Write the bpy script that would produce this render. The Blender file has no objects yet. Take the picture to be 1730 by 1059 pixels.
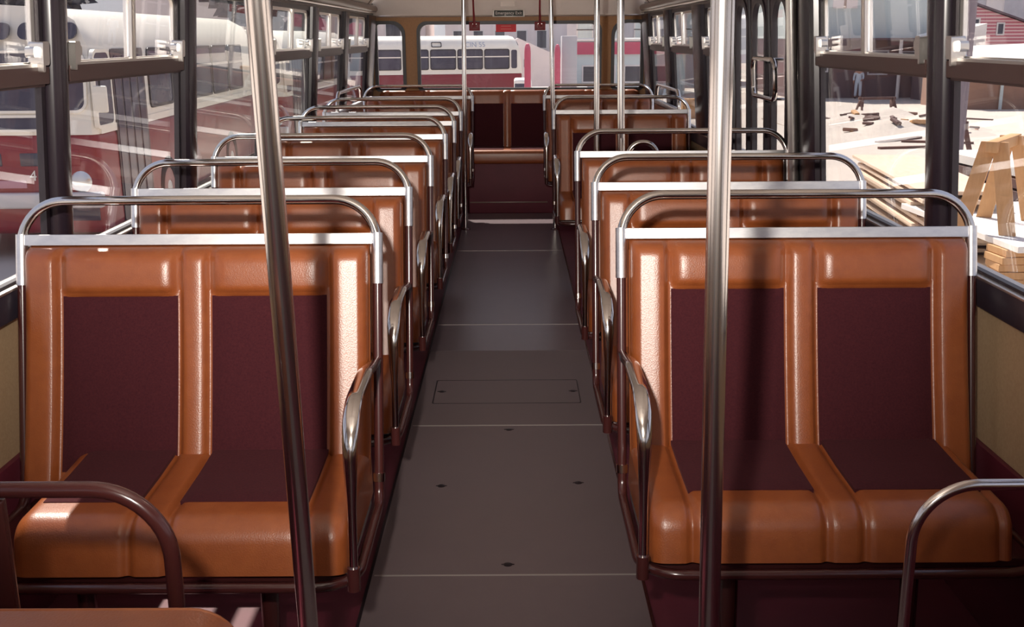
import bpy, bmesh, math, random
from math import sin, cos, pi, radians, sqrt, exp
from mathutils import Vector, Matrix
random.seed(7)
SC = bpy.context.scene
COL = SC.collection

# ------------------------------------------------------------------ materials
MATS = {}
def mat(name, col, rough=0.5, metal=0.0, spec=0.5, noise=None, bump=None, sheen=0.0, coat=0.0, rough_var=None):
    """noise = (scale, second colour, amount, stretch), bump = (scale, strength)"""
    if name in MATS: return MATS[name]
    m = bpy.data.materials.new(name); m.use_nodes = True
    nt = m.node_tree; b = nt.nodes['Principled BSDF']
    b.inputs['Base Color'].default_value = (*col, 1)
    b.inputs['Roughness'].default_value = rough
    b.inputs['Metallic'].default_value = metal
    b.inputs['Specular IOR Level'].default_value = spec
    if sheen:
        b.inputs['Sheen Weight'].default_value = sheen
        b.inputs['Sheen Tint'].default_value = (0.6, 0.25, 0.25, 1)
    if coat:
        b.inputs['Coat Weight'].default_value = coat
        b.inputs['Coat Roughness'].default_value = 0.15
    tc = nt.nodes.new('ShaderNodeTexCoord')
    if noise:
        sc, c2, amt, st = noise
        mp = nt.nodes.new('ShaderNodeMapping'); mp.inputs['Scale'].default_value = st
        n = nt.nodes.new('ShaderNodeTexNoise'); n.inputs['Scale'].default_value = sc
        n.inputs['Detail'].default_value = 6; n.inputs['Roughness'].default_value = 0.65
        rp = nt.nodes.new('ShaderNodeValToRGB')
        rp.color_ramp.elements[0].position = 0.5 - 0.5 * amt; rp.color_ramp.elements[1].position = 0.5 + 0.5 * amt
        rp.color_ramp.elements[0].color = (*c2, 1); rp.color_ramp.elements[1].color = (*col, 1)
        nt.links.new(tc.outputs['Object'], mp.inputs['Vector']); nt.links.new(mp.outputs[0], n.inputs['Vector'])
        nt.links.new(n.outputs['Fac'], rp.inputs['Fac']); nt.links.new(rp.outputs['Color'], b.inputs['Base Color'])
        if rough_var:
            mr = nt.nodes.new('ShaderNodeMapRange')
            mr.inputs['To Min'].default_value = rough - rough_var; mr.inputs['To Max'].default_value = rough + rough_var
            nt.links.new(n.outputs['Fac'], mr.inputs['Value']); nt.links.new(mr.outputs[0], b.inputs['Roughness'])
    if bump:
        n2 = nt.nodes.new('ShaderNodeTexNoise'); n2.inputs['Scale'].default_value = bump[0]; n2.inputs['Detail'].default_value = 4
        bp = nt.nodes.new('ShaderNodeBump'); bp.inputs['Strength'].default_value = bump[1]; bp.inputs['Distance'].default_value = 0.002
        nt.links.new(tc.outputs['Object'], n2.inputs['Vector']); nt.links.new(n2.outputs['Fac'], bp.inputs['Height'])
        nt.links.new(bp.outputs['Normal'], b.inputs['Normal'])
    MATS[name] = m
    return m

def stripes(name, c1, c2, scale, axis='Z', rough=0.6, duty=0.5):
    m = mat(name, c1, rough); nt = m.node_tree; b = nt.nodes['Principled BSDF']
    tc = nt.nodes.new('ShaderNodeTexCoord'); sp = nt.nodes.new('ShaderNodeSeparateXYZ')
    mu = nt.nodes.new('ShaderNodeMath'); mu.operation = 'MULTIPLY'; mu.inputs[1].default_value = scale
    fr = nt.nodes.new('ShaderNodeMath'); fr.operation = 'FRACT'
    gt = nt.nodes.new('ShaderNodeMath'); gt.operation = 'GREATER_THAN'; gt.inputs[1].default_value = duty
    mx = nt.nodes.new('ShaderNodeMix'); mx.data_type = 'RGBA'
    mx.inputs['A'].default_value = (*c1, 1); mx.inputs['B'].default_value = (*c2, 1)
    nt.links.new(tc.outputs['Object'], sp.inputs[0]); nt.links.new(sp.outputs[axis], mu.inputs[0])
    nt.links.new(mu.outputs[0], fr.inputs[0]); nt.links.new(fr.outputs[0], gt.inputs[0])
    nt.links.new(gt.outputs[0], mx.inputs['Factor']); nt.links.new(mx.outputs['Result'], b.inputs['Base Color'])
    return m

def glass(name, tint, dust, dust_col, ior=1.45):
    """window glass: see-through, with its reflection and a pale film for dust and glare haze"""
    m = bpy.data.materials.new(name); m.use_nodes = True; nt = m.node_tree
    for n in list(nt.nodes): nt.nodes.remove(n)
    out = nt.nodes.new('ShaderNodeOutputMaterial')
    tr = nt.nodes.new('ShaderNodeBsdfTransparent'); tr.inputs['Color'].default_value = (*tint, 1)
    gl = nt.nodes.new('ShaderNodeBsdfGlossy'); gl.inputs['Roughness'].default_value = 0.01
    df = nt.nodes.new('ShaderNodeBsdfDiffuse'); df.inputs['Color'].default_value = (*dust_col, 1)
    tl = nt.nodes.new('ShaderNodeBsdfTranslucent'); tl.inputs['Color'].default_value = (*dust_col, 1)
    lw = nt.nodes.new('ShaderNodeLayerWeight'); lw.inputs['Blend'].default_value = 0.5
    pw = nt.nodes.new('ShaderNodeMath'); pw.operation = 'POWER'; pw.inputs[1].default_value = 5.0
    fr = nt.nodes.new('ShaderNodeMath'); fr.operation = 'MULTIPLY_ADD'; fr.inputs[1].default_value = 0.8; fr.inputs[2].default_value = 0.028
    nt.links.new(lw.outputs['Facing'], pw.inputs[0]); nt.links.new(pw.outputs[0], fr.inputs[0])
    m0 = nt.nodes.new('ShaderNodeMixShader'); m0.inputs[0].default_value = 0.6
    m1 = nt.nodes.new('ShaderNodeMixShader'); m2 = nt.nodes.new('ShaderNodeMixShader')
    tc = nt.nodes.new('ShaderNodeTexCoord'); mp = nt.nodes.new('ShaderNodeMapping')
    mp.inputs['Scale'].default_value = (1, 9, 0.8)
    nz = nt.nodes.new('ShaderNodeTexNoise'); nz.inputs['Scale'].default_value = 2.5; nz.inputs['Detail'].default_value = 5
    mr = nt.nodes.new('ShaderNodeMapRange'); mr.inputs['From Min'].default_value = 0.35; mr.inputs['From Max'].default_value = 0.75
    mr.inputs['To Min'].default_value = dust * 0.4; mr.inputs['To Max'].default_value = dust * 1.8
    L = nt.links.new
    L(tc.outputs['Object'], mp.inputs[0]); L(mp.outputs[0], nz.inputs['Vector']); L(nz.outputs['Fac'], mr.inputs['Value'])
    L(df.outputs[0], m0.inputs[1]); L(tl.outputs[0], m0.inputs[2])
    L(mr.outputs[0], m1.inputs[0]); L(tr.outputs[0], m1.inputs[1]); L(m0.outputs[0], m1.inputs[2])
    L(fr.outputs[0], m2.inputs[0]); L(m1.outputs[0], m2.inputs[1]); L(gl.outputs[0], m2.inputs[2])
    L(m2.outputs[0], out.inputs['Surface'])
    MATS[name] = m
    return m

VINYL = mat('tan_vinyl', (0.305, 0.083, 0.021), 0.33, spec=0.75, noise=(26, (0.225, 0.054, 0.014), 0.6, (1, 1, 1)), bump=(330, 0.22))
VELVET = mat('dark_red_moquette', (0.066, 0.0135, 0.0165), 0.95, spec=0.15, noise=(220, (0.034, 0.007, 0.011), 0.5, (1, 1, 1)), sheen=0.08)
PIPING = mat('piping_vinyl', (0.34, 0.10, 0.03), 0.35)
CHROME = mat('chrome', (0.74, 0.70, 0.66), 0.13, 1.0)
POLECHROME = mat('stanchion_steel', (0.80, 0.75, 0.72), 0.20, 1.0)
ALU = mat('aluminium', (0.86, 0.85, 0.84), 0.38, 1.0, noise=(16, (0.60, 0.60, 0.64), 0.5, (1, 1, 3)))
ALUFRAME = mat('sash_aluminium', (0.78, 0.74, 0.70), 0.3, 0.9)
BROWNPAINT = mat('brown_enamel', (0.055, 0.014, 0.013), 0.22, coat=0.4)
MAROON = mat('maroon_floor', (0.125, 0.013, 0.028), 0.6, noise=(6, (0.09, 0.009, 0.021), 0.6, (1, 1, 1)))
MAT_AISLE = mat('aisle_lino', (0.165, 0.124, 0.127), 0.50, spec=0.35, noise=(9, (0.138, 0.103, 0.107), 0.7, (1, 1, 1)), rough_var=0.06)
MAT_AISLE2 = mat('aisle_lino_polished', (0.150, 0.114, 0.126), 0.30, noise=(9, (0.125, 0.095, 0.106), 0.7, (1, 1, 1)))
SEAM = mat('floor_seam_metal', (0.42, 0.38, 0.36), 0.45, 0.5)
SCREW = mat('dark_screw', (0.03, 0.02, 0.025), 0.4, 0.6)
WALLTAN = mat('wall_laminate', (0.52, 0.37, 0.22), 0.55, noise=(120, (0.42, 0.29, 0.165), 0.5, (1, 1, 1)))
POST = mat('post_cladding', (0.026, 0.017, 0.025), 0.24, noise=(6, (0.018, 0.012, 0.019), 0.6, (3, 3, 0.5)))
RUBBER = mat('black_rubber', (0.018, 0.012, 0.018), 0.4)
TRANSOM = mat('transom_brown', (0.085, 0.046, 0.042), 0.45)
REARTAN = mat('rear_frame_brown', (0.42, 0.20, 0.070), 0.5, noise=(60, (0.34, 0.16, 0.055), 0.5, (1, 1, 1)))
COVE = mat('ceiling_laminate', (0.90, 0.83, 0.78), 0.45, noise=(7, (0.84, 0.77, 0.72), 0.6, (1, 1, 1)))
SILL = mat('sill_strip', (0.035, 0.03, 0.045), 0.3)
MOULD = mat('moulding', (0.18, 0.125, 0.10), 0.35)
SIGNBLACK = mat('sign_black', (0.025, 0.03, 0.025), 0.4)
SIGNWHITE = mat('sign_white', (0.75, 0.70, 0.66), 0.5)
RED = mat('red_enamel', (0.20, 0.012, 0.018), 0.35)
STICKER = mat('red_sticker', (0.80, 0.02, 0.035), 0.5)
DOORM = mat('door_leaf_grey', (0.065, 0.047, 0.055), 0.4)
GLASS = glass('window_glass', (0.95, 0.95, 0.97), 0.006, (0.80, 0.76, 0.80))
GLASSHAZY = glass('hazy_window_glass', (0.94, 0.96, 0.96), 0.04, (0.84, 0.82, 0.83))  # heavier pale film puts streaky glare into the glass
# outside
YARD = mat('yard_concrete', (0.60, 0.53, 0.46), 0.9, noise=(0.35, (0.46, 0.41, 0.37), 0.6, (1, 1, 1)))
BUSRED = mat('bus_red', (0.22, 0.013, 0.024), 0.32, coat=0.15)
BUSCREAM = mat('bus_cream', (0.83, 0.78, 0.69), 0.35)
BUSGLASS = mat('bus_window_glass', (0.050, 0.046, 0.072), 0.12, spec=0.22, noise=(3, (0.10, 0.095, 0.125), 0.6, (1, 1, 1)))
TYRE = mat('tyre_rubber', (0.02, 0.017, 0.02), 0.8)
WOOD = mat('sawn_timber', (0.62, 0.36, 0.17), 0.7, noise=(5, (0.48, 0.26, 0.11), 0.6, (8, 8, 1)))
WOODPALE = mat('bleached_timber', (0.74, 0.60, 0.47), 0.8, noise=(4, (0.60, 0.46, 0.34), 0.6, (6, 1, 6)))
WOODDARK = mat('weathered_timber', (0.16, 0.09, 0.075), 0.8, noise=(4, (0.09, 0.05, 0.05), 0.6, (6, 1, 6)))
POLEWOOD = mat('pole_timber', (0.30, 0.25, 0.27), 0.85, noise=(3, (0.17, 0.14, 0.18), 0.6, (6, 6, 0.7)))
BLUEGREY = mat('blue_grey_wall', (0.62, 0.69, 0.68), 0.8, noise=(0.6, (0.55, 0.62, 0.62), 0.6, (1, 1, 1)))
SHADEWALL = mat('shade_brown_lower_wall', (0.17, 0.115, 0.12), 0.8)  # brown wall with its shade put into the colour
FRAMEWHITE = mat('white_paint', (0.74, 0.70, 0.68), 0.5)
DARKGLASS = mat('dark_pane', (0.05, 0.05, 0.075), 0.1)
CONCGREY = mat('grey_concrete', (0.50, 0.49, 0.51), 0.85, noise=(1.2, (0.43, 0.42, 0.45), 0.6, (1, 1, 1)))
APARTGREY = mat('grey_facade', (0.58, 0.57, 0.60), 0.85, noise=(1.5, (0.46, 0.45, 0.49), 0.6, (1, 1, 1)))
PINKWALL = mat('pink_grey_facade', (0.80, 0.71, 0.69), 0.85)
BRICKBROWN = mat('brown_boards', (0.34, 0.20, 0.145), 0.8, noise=(3, (0.27, 0.15, 0.11), 0.6, (1, 1, 9)))
REDBOARD = stripes('red_weatherboard', (0.55, 0.16, 0.20), (0.80, 0.58, 0.56), 5.5, 'Z', 0.7, 0.62)
ROOFDARK = mat('dark_roof', (0.12, 0.08, 0.10), 0.7)
ROOFWHITE = mat('white_roof', (0.83, 0.80, 0.76), 0.5)
LEAF = mat('tree_foliage', (0.13, 0.13, 0.15), 0.9, noise=(1.4, (0.05, 0.05, 0.08), 0.5, (1, 1, 1)))
TRUNK = mat('tree_trunk', (0.10, 0.07, 0.06), 0.9)
SKIN = mat('skin', (0.45, 0.24, 0.17), 0.6)
OVERALL = mat('pale_blue_overalls', (0.58, 0.66, 0.74), 0.9)
HAIR = mat('dark_hair', (0.03, 0.02, 0.02), 0.7)
SIGNRED = mat('red_band', (0.52, 0.09, 0.15), 0.6)
TEAL = mat('teal_paint', (0.58, 0.66, 0.67), 0.4)
LAMPGLASS = mat('headlamp_glass', (0.70, 0.72, 0.72), 0.08, 0.6)

# ------------------------------------------------------------------ mesh helpers
def build(name, bm, m, parent=None, loc=None, smooth=35, mats=None):
    bmesh.ops.recalc_face_normals(bm, faces=bm.faces)
    me = bpy.data.meshes.new(name); bm.to_mesh(me); bm.free()
    if smooth:
        for p in me.polygons: p.use_smooth = True
        me.set_sharp_from_angle(angle=radians(smooth))
    for x in (mats or [m]): me.materials.append(x)
    o = bpy.data.objects.new(name, me); COL.objects.link(o)
    if parent: o.parent = parent
    if loc: o.location = loc
    return o
def empty(name, loc, rz=0):
    o = bpy.data.objects.new(name, None); COL.objects.link(o); o.empty_display_size = 0.1
    o.location = loc; o.rotation_euler = (0, 0, rz); return o
def tag(o, label, cat, group=None, kind=None):
    o['label'] = label; o['category'] = cat
    if group: o['group'] = group
    if kind: o['kind'] = kind
    return o
def struct(o, label=None):
    o['kind'] = 'structure'
    if label: o['label'] = label
    return o
def copy_tree(o, parent=None):
    c = o.copy(); COL.objects.link(c); c.parent = parent
    for ch in [x for x in o.children]: copy_tree(ch, c)
    return c
NEW = bmesh.new

def box(bm, lo, hi, bev=0.0, seg=2, mtx=None):
    c = [(a + b) / 2 for a, b in zip(lo, hi)]; s = [abs(b - a) for a, b in zip(lo, hi)]
    r = bmesh.ops.create_cube(bm, size=1.0, matrix=Matrix.Translation(c) @ Matrix.Diagonal((*s, 1)))
    vs = r['verts']
    if bev > 0:
        es = list({e for v in vs for e in v.link_edges})
        rr = bmesh.ops.bevel(bm, geom=es, offset=bev, segments=seg, profile=0.5, affect='EDGES')
        vs = list({v for f in rr['faces'] for v in f.verts} | {v for v in vs if v.is_valid})
    if mtx is not None: bmesh.ops.transform(bm, matrix=mtx, verts=[v for v in vs if v.is_valid])
    return vs
def fillet(pts, r, n=8):
    pts = [Vector(p) for p in pts]; out = [pts[0]]
    for i in range(1, len(pts) - 1):
        a, b, c = pts[i - 1], pts[i], pts[i + 1]
        rr = r[i - 1] if isinstance(r, (list, tuple)) else r
        u = (a - b); v = (c - b); lu, lv = u.length, v.length; u.normalize(); v.normalize()
        ang = u.angle(v)
        if rr <= 0 or ang > pi - 0.02: out.append(b); continue
        d = min(rr / math.tan(ang / 2), lu * 0.49 if i > 1 else lu * 0.98, lv * 0.49 if i < len(pts) - 2 else lv * 0.98)
        p0, p1 = b + u * d, b + v * d
        bis = (u + v).normalized(); R = d * math.tan(ang / 2); ctr = b + bis * (R / sin(ang / 2))
        w0, w1 = p0 - ctr, p1 - ctr; th = w0.angle(w1)
        for k in range(n + 1):
            t = k / n
            out.append(ctr + (w0 * sin((1 - t) * th) + w1 * sin(t * th)) / sin(th))
    out.append(pts[-1]); return out
def tube(bm, pts, r, seg=12, closed=False, cap=True):
    """r: number, or list of (a, b) half widths per point (a along the frame's first axis, b along its second)"""
    pts = [Vector(p) for p in pts]; n = len(pts); rings = []
    ref = None
    for i, p in enumerate(pts):
        if closed: t = (pts[(i + 1) % n] - pts[i - 1])
        else: t = pts[min(i + 1, n - 1)] - pts[max(i - 1, 0)]
        t.normalize()
        if ref is None:
            ref = Vector((1, 0, 0)) if abs(t.x) < 0.9 else Vector((0, 1, 0))
        a = ref - t * ref.dot(t)
        a.normalize(); b = t.cross(a); ref = a
        rr = r[i] if isinstance(r, (list, tuple)) else (r, r)
        if not isinstance(rr, tuple): rr = (rr, rr)
        rings.append([bm.verts.new(p + a * (rr[0] * cos(2 * pi * k / seg)) + b * (rr[1] * sin(2 * pi * k / seg))) for k in range(seg)])
    m = n if closed else n - 1
    for i in range(m):
        A, B = rings[i], rings[(i + 1) % n]
        for k in range(seg): bm.faces.new((A[k], A[(k + 1) % seg], B[(k + 1) % seg], B[k]))
    if cap and not closed:
        bm.faces.new(rings[0]); bm.faces.new(rings[-1])
def lathe(bm, prof, seg=24, mtx=None):
    """prof: (radius, z) list"""
    rings = []; nv = []
    for r, z in prof:
        ring = [bm.verts.new((r * cos(2 * pi * k / seg), r * sin(2 * pi * k / seg), z)) for k in range(seg)] if r > 1e-6 else [bm.verts.new((0, 0, z))]
        rings.append(ring); nv += ring
    for A, B in zip(rings, rings[1:]):
        for k in range(seg):
            a = (A[k % len(A)], A[(k + 1) % len(A)], B[(k + 1) % len(B)], B[k % len(B)])
            u = []
            for v in a:
                if v not in u: u.append(v)
            if len(u) >= 3: bm.faces.new(u)
    if mtx is not None: bmesh.ops.transform(bm, matrix=mtx, verts=nv)
def rrect(x0, x1, y0, y1, r, n=6):
    out = []
    rs = r if isinstance(r, (list, tuple)) else (r,) * 4
    for (cx, cy, a0), q in zip(((x1, y1, 0), (x0, y1, 90), (x0, y0, 180), (x1, y0, 270)), rs):
        q = max(q, 1e-4)
        sx = -1 if cx == x1 else 1; sy = -1 if cy == y1 else 1
        for k in range(n + 1):
            a = radians(a0 + 90 * k / n); out.append((cx + sx * q + q * cos(a), cy + sy * q + q * sin(a)))
    return out
def extrude_outline(bm, outer, holes, d0, d1, fn):
    """outline in (u, v), thickness from d0 to d1, fn(u, v, d) gives the 3D point"""
    loops = [outer] + list(holes); es = []; allv = []
    for lp in loops:
        vs = [bm.verts.new((u, v, 0)) for u, v in lp]; allv += vs
        es += [bm.edges.new((vs[i], vs[(i + 1) % len(vs)])) for i in range(len(vs))]
    r = bmesh.ops.triangle_fill(bm, edges=es, use_beauty=True, use_dissolve=False, normal=(0, 0, 1))
    fs = [g for g in r['geom'] if isinstance(g, bmesh.types.BMFace)]
    ex = bmesh.ops.extrude_face_region(bm, geom=fs)
    top = [g for g in ex['geom'] if isinstance(g, bmesh.types.BMVert)]
    ts = set(top)
    for v in allv: v.co = Vector(fn(v.co.x, v.co.y, d0))
    for v in top: v.co = Vector(fn(v.co.x, v.co.y, d1))
def ring(bm, o, i, d0, d1, fn):
    """frame ring between two outlines with the same number of points"""
    n = len(o); V = []
    for lp, d in ((o, d0), (o, d1), (i, d1), (i, d0)): V.append([bm.verts.new(fn(u, v, d)) for u, v in lp])
    for a in range(4):
        A, B = V[a], V[(a + 1) % 4]
        for k in range(n): bm.faces.new((A[k], A[(k + 1) % n], B[(k + 1) % n], B[k]))
def slab(bm, outline, d0, d1, fn):
    A = [bm.verts.new(fn(u, v, d0)) for u, v in outline]; B = [bm.verts.new(fn(u, v, d1)) for u, v in outline]
    bm.faces.new(A); bm.faces.new(B[::-1]); n = len(A)
    for k in range(n): bm.faces.new((A[k], A[(k + 1) % n], B[(k + 1) % n], B[k]))
def sheet(bm, us, vs, front, back):
    """closed cushion: grid front(u,v) and back(u,v)"""
    F = [[bm.verts.new(front(u, v)) for v in vs] for u in us]; B = [[bm.verts.new(back(u, v)) for v in vs] for u in us]
    nu, nv = len(us), len(vs)
    for i in range(nu - 1):
        for j in range(nv - 1):
            bm.faces.new((F[i][j], F[i + 1][j], F[i + 1][j + 1], F[i][j + 1]))
            bm.faces.new((B[i][j], B[i][j + 1], B[i + 1][j + 1], B[i + 1][j]))
    for i in range(nu - 1):
        for j in (0, nv - 1): bm.faces.new((F[i][j], F[i + 1][j], B[i + 1][j], B[i][j]))
    for j in range(nv - 1):
        for i in (0, nu - 1): bm.faces.new((F[i][j], F[i][j + 1], B[i][j + 1], B[i][j]))
def text(name, body, size, m, parent, loc, rot, ext=0.0008):
    c = bpy.data.curves.new(name, 'FONT'); c.body = body; c.size = size; c.extrude = ext
    c.align_x = 'CENTER'; c.align_y = 'CENTER'; c.materials.append(m)
    t = bpy.data.objects.new(name, c); COL.objects.link(t)
    me = bpy.data.meshes.new_from_object(t.evaluated_get(bpy.context.evaluated_depsgraph_get())); me.name = name
    bpy.data.objects.remove(t); bpy.data.curves.remove(c)
    o = bpy.data.objects.new(name, me); COL.objects.link(o); o.parent = parent; o.location = loc; o.rotation_euler = rot
    return o

# ------------------------------------------------------------------ double seat
REC = 0.24
def yb(z): return -REC * (0.945 - z)
def yc(z):
    d = 0.945 - z; return -(0.21 * d + 0.13 * d * d)     # cushion face: a little hollow
def lin(a, b, n): return [a + (b - a) * k / n for k in range(n + 1)]
def groove(d, w=0.011, h=1.0):
    return h * (1 - exp(-(d / w) ** 2))

def seat_proto(side, width=0.83, rail=True, wall_gap=0.055):
    """side = +1: the aisle lies towards local +x. Origin on the floor below the back frame, the seat faces -y."""
    hw = width / 2
    root = empty('passenger_bench', (0, 0, 0))
    def S(p): return (p[0] * side, p[1], p[2])
    seams = (-0.32, -0.037, 0.037, 0.32)
    # backrest -------------------------------------------------
    zs = sorted(set(lin(0.40, 0.80, 18) + lin(0.80, 0.86, 14) + lin(0.86, 0.937, 10)))
    xs = set(lin(-hw, hw, 64))
    for s in seams: xs |= {s + k * 0.004 for k in range(-4, 5)}
    xs |= {(-hw + k * 0.004) for k in range(8)} | {(hw - k * 0.004) for k in range(8)}
    xs = sorted(xs)
    def bfront(x, z):
        ax = abs(x)
        edge = min(hw - ax, 0.026)
        rx = 1 - sqrt(max(0, 1 - ((0.026 - edge) / 0.026) ** 2))
        ez = min(0.937 - z, 0.03); rz = 1 - sqrt(max(0, 1 - ((0.03 - ez) / 0.03) ** 2))
        d = min(abs(ax - 0.037), abs(ax - 0.32))
        insert_zone = 0.037 < ax < 0.32
        h = 0.016 * groove(d)
        if ax > 0.32: h += 0.010 * groove(ax - 0.32, 0.012) - 0.145 * (ax - 0.32)
        if ax < 0.037: h += 0.003 * groove(0.037 - ax, 0.012)
        if insert_zone:
            if z > 0.83: h = 0.019 * groove(d, 0.016) * (0.35 + 0.65 * groove(z - 0.83, 0.012)) + 0.004 * sin(pi * (z - 0.83) / 0.107)
            else: h = 0.001
        y = yc(z) - 0.042 - h + 0.045 * rx + 0.03 * rz
        return S((x, y, z))
    def bback(x, z):
        ax = abs(x); edge = min(hw - ax, 0.02); rx = 1 - sqrt(max(0, 1 - ((0.02 - edge) / 0.02) ** 2))
        return S((x, yc(z) + 0.024 - 0.015 * rx, z))
    bm = NEW(); sheet(bm, xs, zs, bfront, bback)
    back = build('backrest', bm, VINYL, root, smooth=60)
    for sg in (-1, 1):
        x0, x1 = sorted((sg * 0.041, sg * 0.316))
        bm = NEW()
        def fi(x, z):
            e = min(x - x0, x1 - x, z - 0.425, 0.828 - z); k = groove(e, 0.02)
            return S((x, yc(z) - 0.042 - 0.002 - 0.008 * k, z))
        def bi(x, z): return S((x, yc(z) - 0.036, z))
        sheet(bm, sorted(set(lin(x0, x1, 16) + [x0 + 0.006, x0 + 0.013, x1 - 0.006, x1 - 0.013])), sorted(set(lin(0.425, 0.828, 20) + [0.434, 0.815, 0.821])), fi, bi)
        build('back_insert', bm, VELVET, back, smooth=60)
    for sg in (-1, 1):                                                # welt along each side edge
        bm = NEW(); tube(bm, [S((sg * (hw - 0.004), yc(z) - 0.012, z)) for z in lin(0.41, 0.915, 6)], 0.0045, 8)
        build('piping', bm, PIPING, back)
    # seat cushion ---------------------------------------------
    cx0, cx1 = -hw + wall_gap, hw
    prof = fillet([(0, -0.13, 0.462), (0, -0.30, 0.452), (0, -0.525, 0.448), (0, -0.548, 0.345)], [0.3, 0.052], 10)
    # resample
    pr = [prof[0]]
    for a, b in zip(prof, prof[1:]):
        k = max(1, int((b - a).length / 0.02))
        for q in range(1, k + 1): pr.append(a.lerp(b, q / k))
    us = set(lin(cx0, cx1, 50))
    cs = (-0.325, -0.04, 0.04, 0.325)
    for s in cs: us |= {s + k * 0.005 for k in range(-3, 4)}
    us |= {cx0 + k * 0.005 for k in range(8)} | {cx1 - k * 0.005 for k in range(8)}
    us = sorted(u for u in us if cx0 <= u <= cx1)
    L = len(pr)
    def cn(j):
        t = (pr[min(j + 1, L - 1)] - pr[max(j - 1, 0)]).normalized(); return Vector((0, t.z, -t.y)) * 1.0
    NR = []
    for j in range(L):
        n_ = cn(j)
        if n_.dot(Vector((0, -0.5, 1))) < 0: n_ = -n_
        NR.append(n_)
    def ctop(u, j):
        j = int(j); p = pr[j]
        d = min(abs(u - s) for s in cs); e = min(u - cx0, cx1 - u, 0.04)
        r = 0.034 * (1 - sqrt(max(0, 1 - ((0.04 - e) / 0.04) ** 2)))
        h = 0.011 * groove(d, 0.010) - r
        q = p + NR[j] * h
        return S((u, q.y, max(q.z, 0.343)))
    def cbot(u, j):
        j = int(j); p = pr[j]; return S((u, max(p.y, -0.535) + 0.012, 0.338))
    bm = NEW(); sheet(bm, us, list(range(L)), ctop, cbot)
    cush = build('seat_cushion', bm, VINYL, root, smooth=60)
    jf = max(j for j in range(L) if pr[j].y > -0.455)
    for x0, x1 in ((max(-0.32, cx0 + 0.035), -0.045), (0.045, 0.32)):
        bm = NEW()
        def it(u, j, x0=x0, x1=x1):
            j = int(j); e = min(u - x0, x1 - u, abs(pr[j].y - pr[jf].y) + 0.002)
            q = pr[j] + NR[j] * (0.0125 + 0.004 * groove(e, 0.012)); return S((u, q.y, q.z))
        def ib(u, j):
            j = int(j); q = pr[j] + NR[j] * 0.004; return S((u, q.y, q.z))
        sheet(bm, sorted(set(lin(x0, x1, 14) + [x0 + 0.006, x1 - 0.006])), list(range(1, jf + 1)), it, ib)
        build('seat_insert', bm, VELVET, cush, smooth=60)
    bm = NEW(); tube(bm, [S((cx1 - 0.012, (p + n_ * -0.006).y, (p + n_ * -0.006).z)) for p, n_ in zip(pr, NR)], 0.004, 8)
    build('piping', bm, PIPING, cush)
    # frame ------------------------------------------------------
    fx = hw + 0.018
    if rail:
        bm = NEW()
        tube(bm, fillet([S((-fx, yb(0.85), 0.85)), S((-fx, yb(1.044), 1.044)), S((fx, yb(1.044), 1.044)), S((fx, yb(0.85), 0.85))], 0.105, 12), 0.0115, 14)
        build('grab_rail', bm, CHROME, root)
        for sg in (-1, 1):
            bm = NEW(); tube(bm, [S((sg * fx, yb(z), z)) for z in (0.845, 0.965)], 0.0138, 14)
            build('rail_sleeve', bm, ALU, root)
        bm = NEW(); box(bm, (-fx + 0.011, -0.011, -0.0135), (fx - 0.011, 0.011, 0.0135), 0.0012, 1, Matrix.Translation((0, yb(0.951), 0.951)) @ Matrix.Rotation(-math.atan(REC), 4, 'X'))
        build('crossbar', bm, ALU, root, smooth=20)
    bm = NEW()
    zf = 0.322
    path = [S((-fx, yb(0.85), 0.85)), S((-fx, yb(zf), zf)), S((-fx, -0.56, zf)), S((fx, -0.56, zf)), S((fx, yb(zf), zf)), S((fx, yb(0.85), 0.85))]
    tube(bm, fillet(path, [0.05, 0.09, 0.09, 0.05], 8), 0.0115, 12)
    build('frame', bm, BROWNPAINT, root)
    bm = NEW(); tube(bm, [S((fx, yb(z), z)) for z in (0.375, 0.395)], 0.0145, 12); build('collar', bm, CHROME, root)
    bm = NEW(); box(bm, (-fx + 0.02, -0.52, 0.312), (fx - 0.02, -0.14, 0.336), 0.004); build('seat_pan', bm, BROWNPAINT, root)
    # arm rest on the aisle side
    ap = fillet([(fx, yb(0.665) - 0.008, 0.665), (fx, -0.30, 0.705), (fx, -0.545, 0.70), (fx, -0.575, 0.34)], [0.2, 0.11], 12)
    pts = [ap[0]]
    for a, b in zip(ap, ap[1:]):
        k = max(1, int((b - a).length / 0.03))
        for q in range(1, k + 1): pts.append(a.lerp(b, q / k))
    rr = []; tot = 0; ls = [0]
    for a, b in zip(pts, pts[1:]): tot += (b - a).length; ls.append(tot)
    for l in ls:
        t = l / tot; w = 0.0095 + 0.0085 * max(0, min(1, min((t - 0.02) / 0.15, (0.80 - t) / 0.22)))
        rr.append((w, 0.0095))
    bm = NEW(); tube(bm, [S(p) for p in pts], rr, 14); build('armrest', bm, CHROME, root)
    bm = NEW(); tube(bm, [S((fx, -0.5745, 0.375)), S((fx, -0.577, 0.325))], 0.0135, 12); build('armrest_socket', bm, BROWNPAINT, root)
    for sx in (-0.22, 0.20):
        bm = NEW(); tube(bm, [S((sx, -0.36, 0.0)), S((sx, -0.34, 0.318))], 0.021, 12)
        box(bm, tuple(min(a, b) for a, b in zip(S((sx - 0.05, 0, 0)), S((sx + 0.05, 0, 0))))[:1] + (-0.43, 0.0), (max(S((sx - 0.05, 0, 0))[0], S((sx + 0.05, 0, 0))[0]), -0.29, 0.012), 0.003)
        build('leg', bm, BROWNPAINT, root)
    return root

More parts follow.
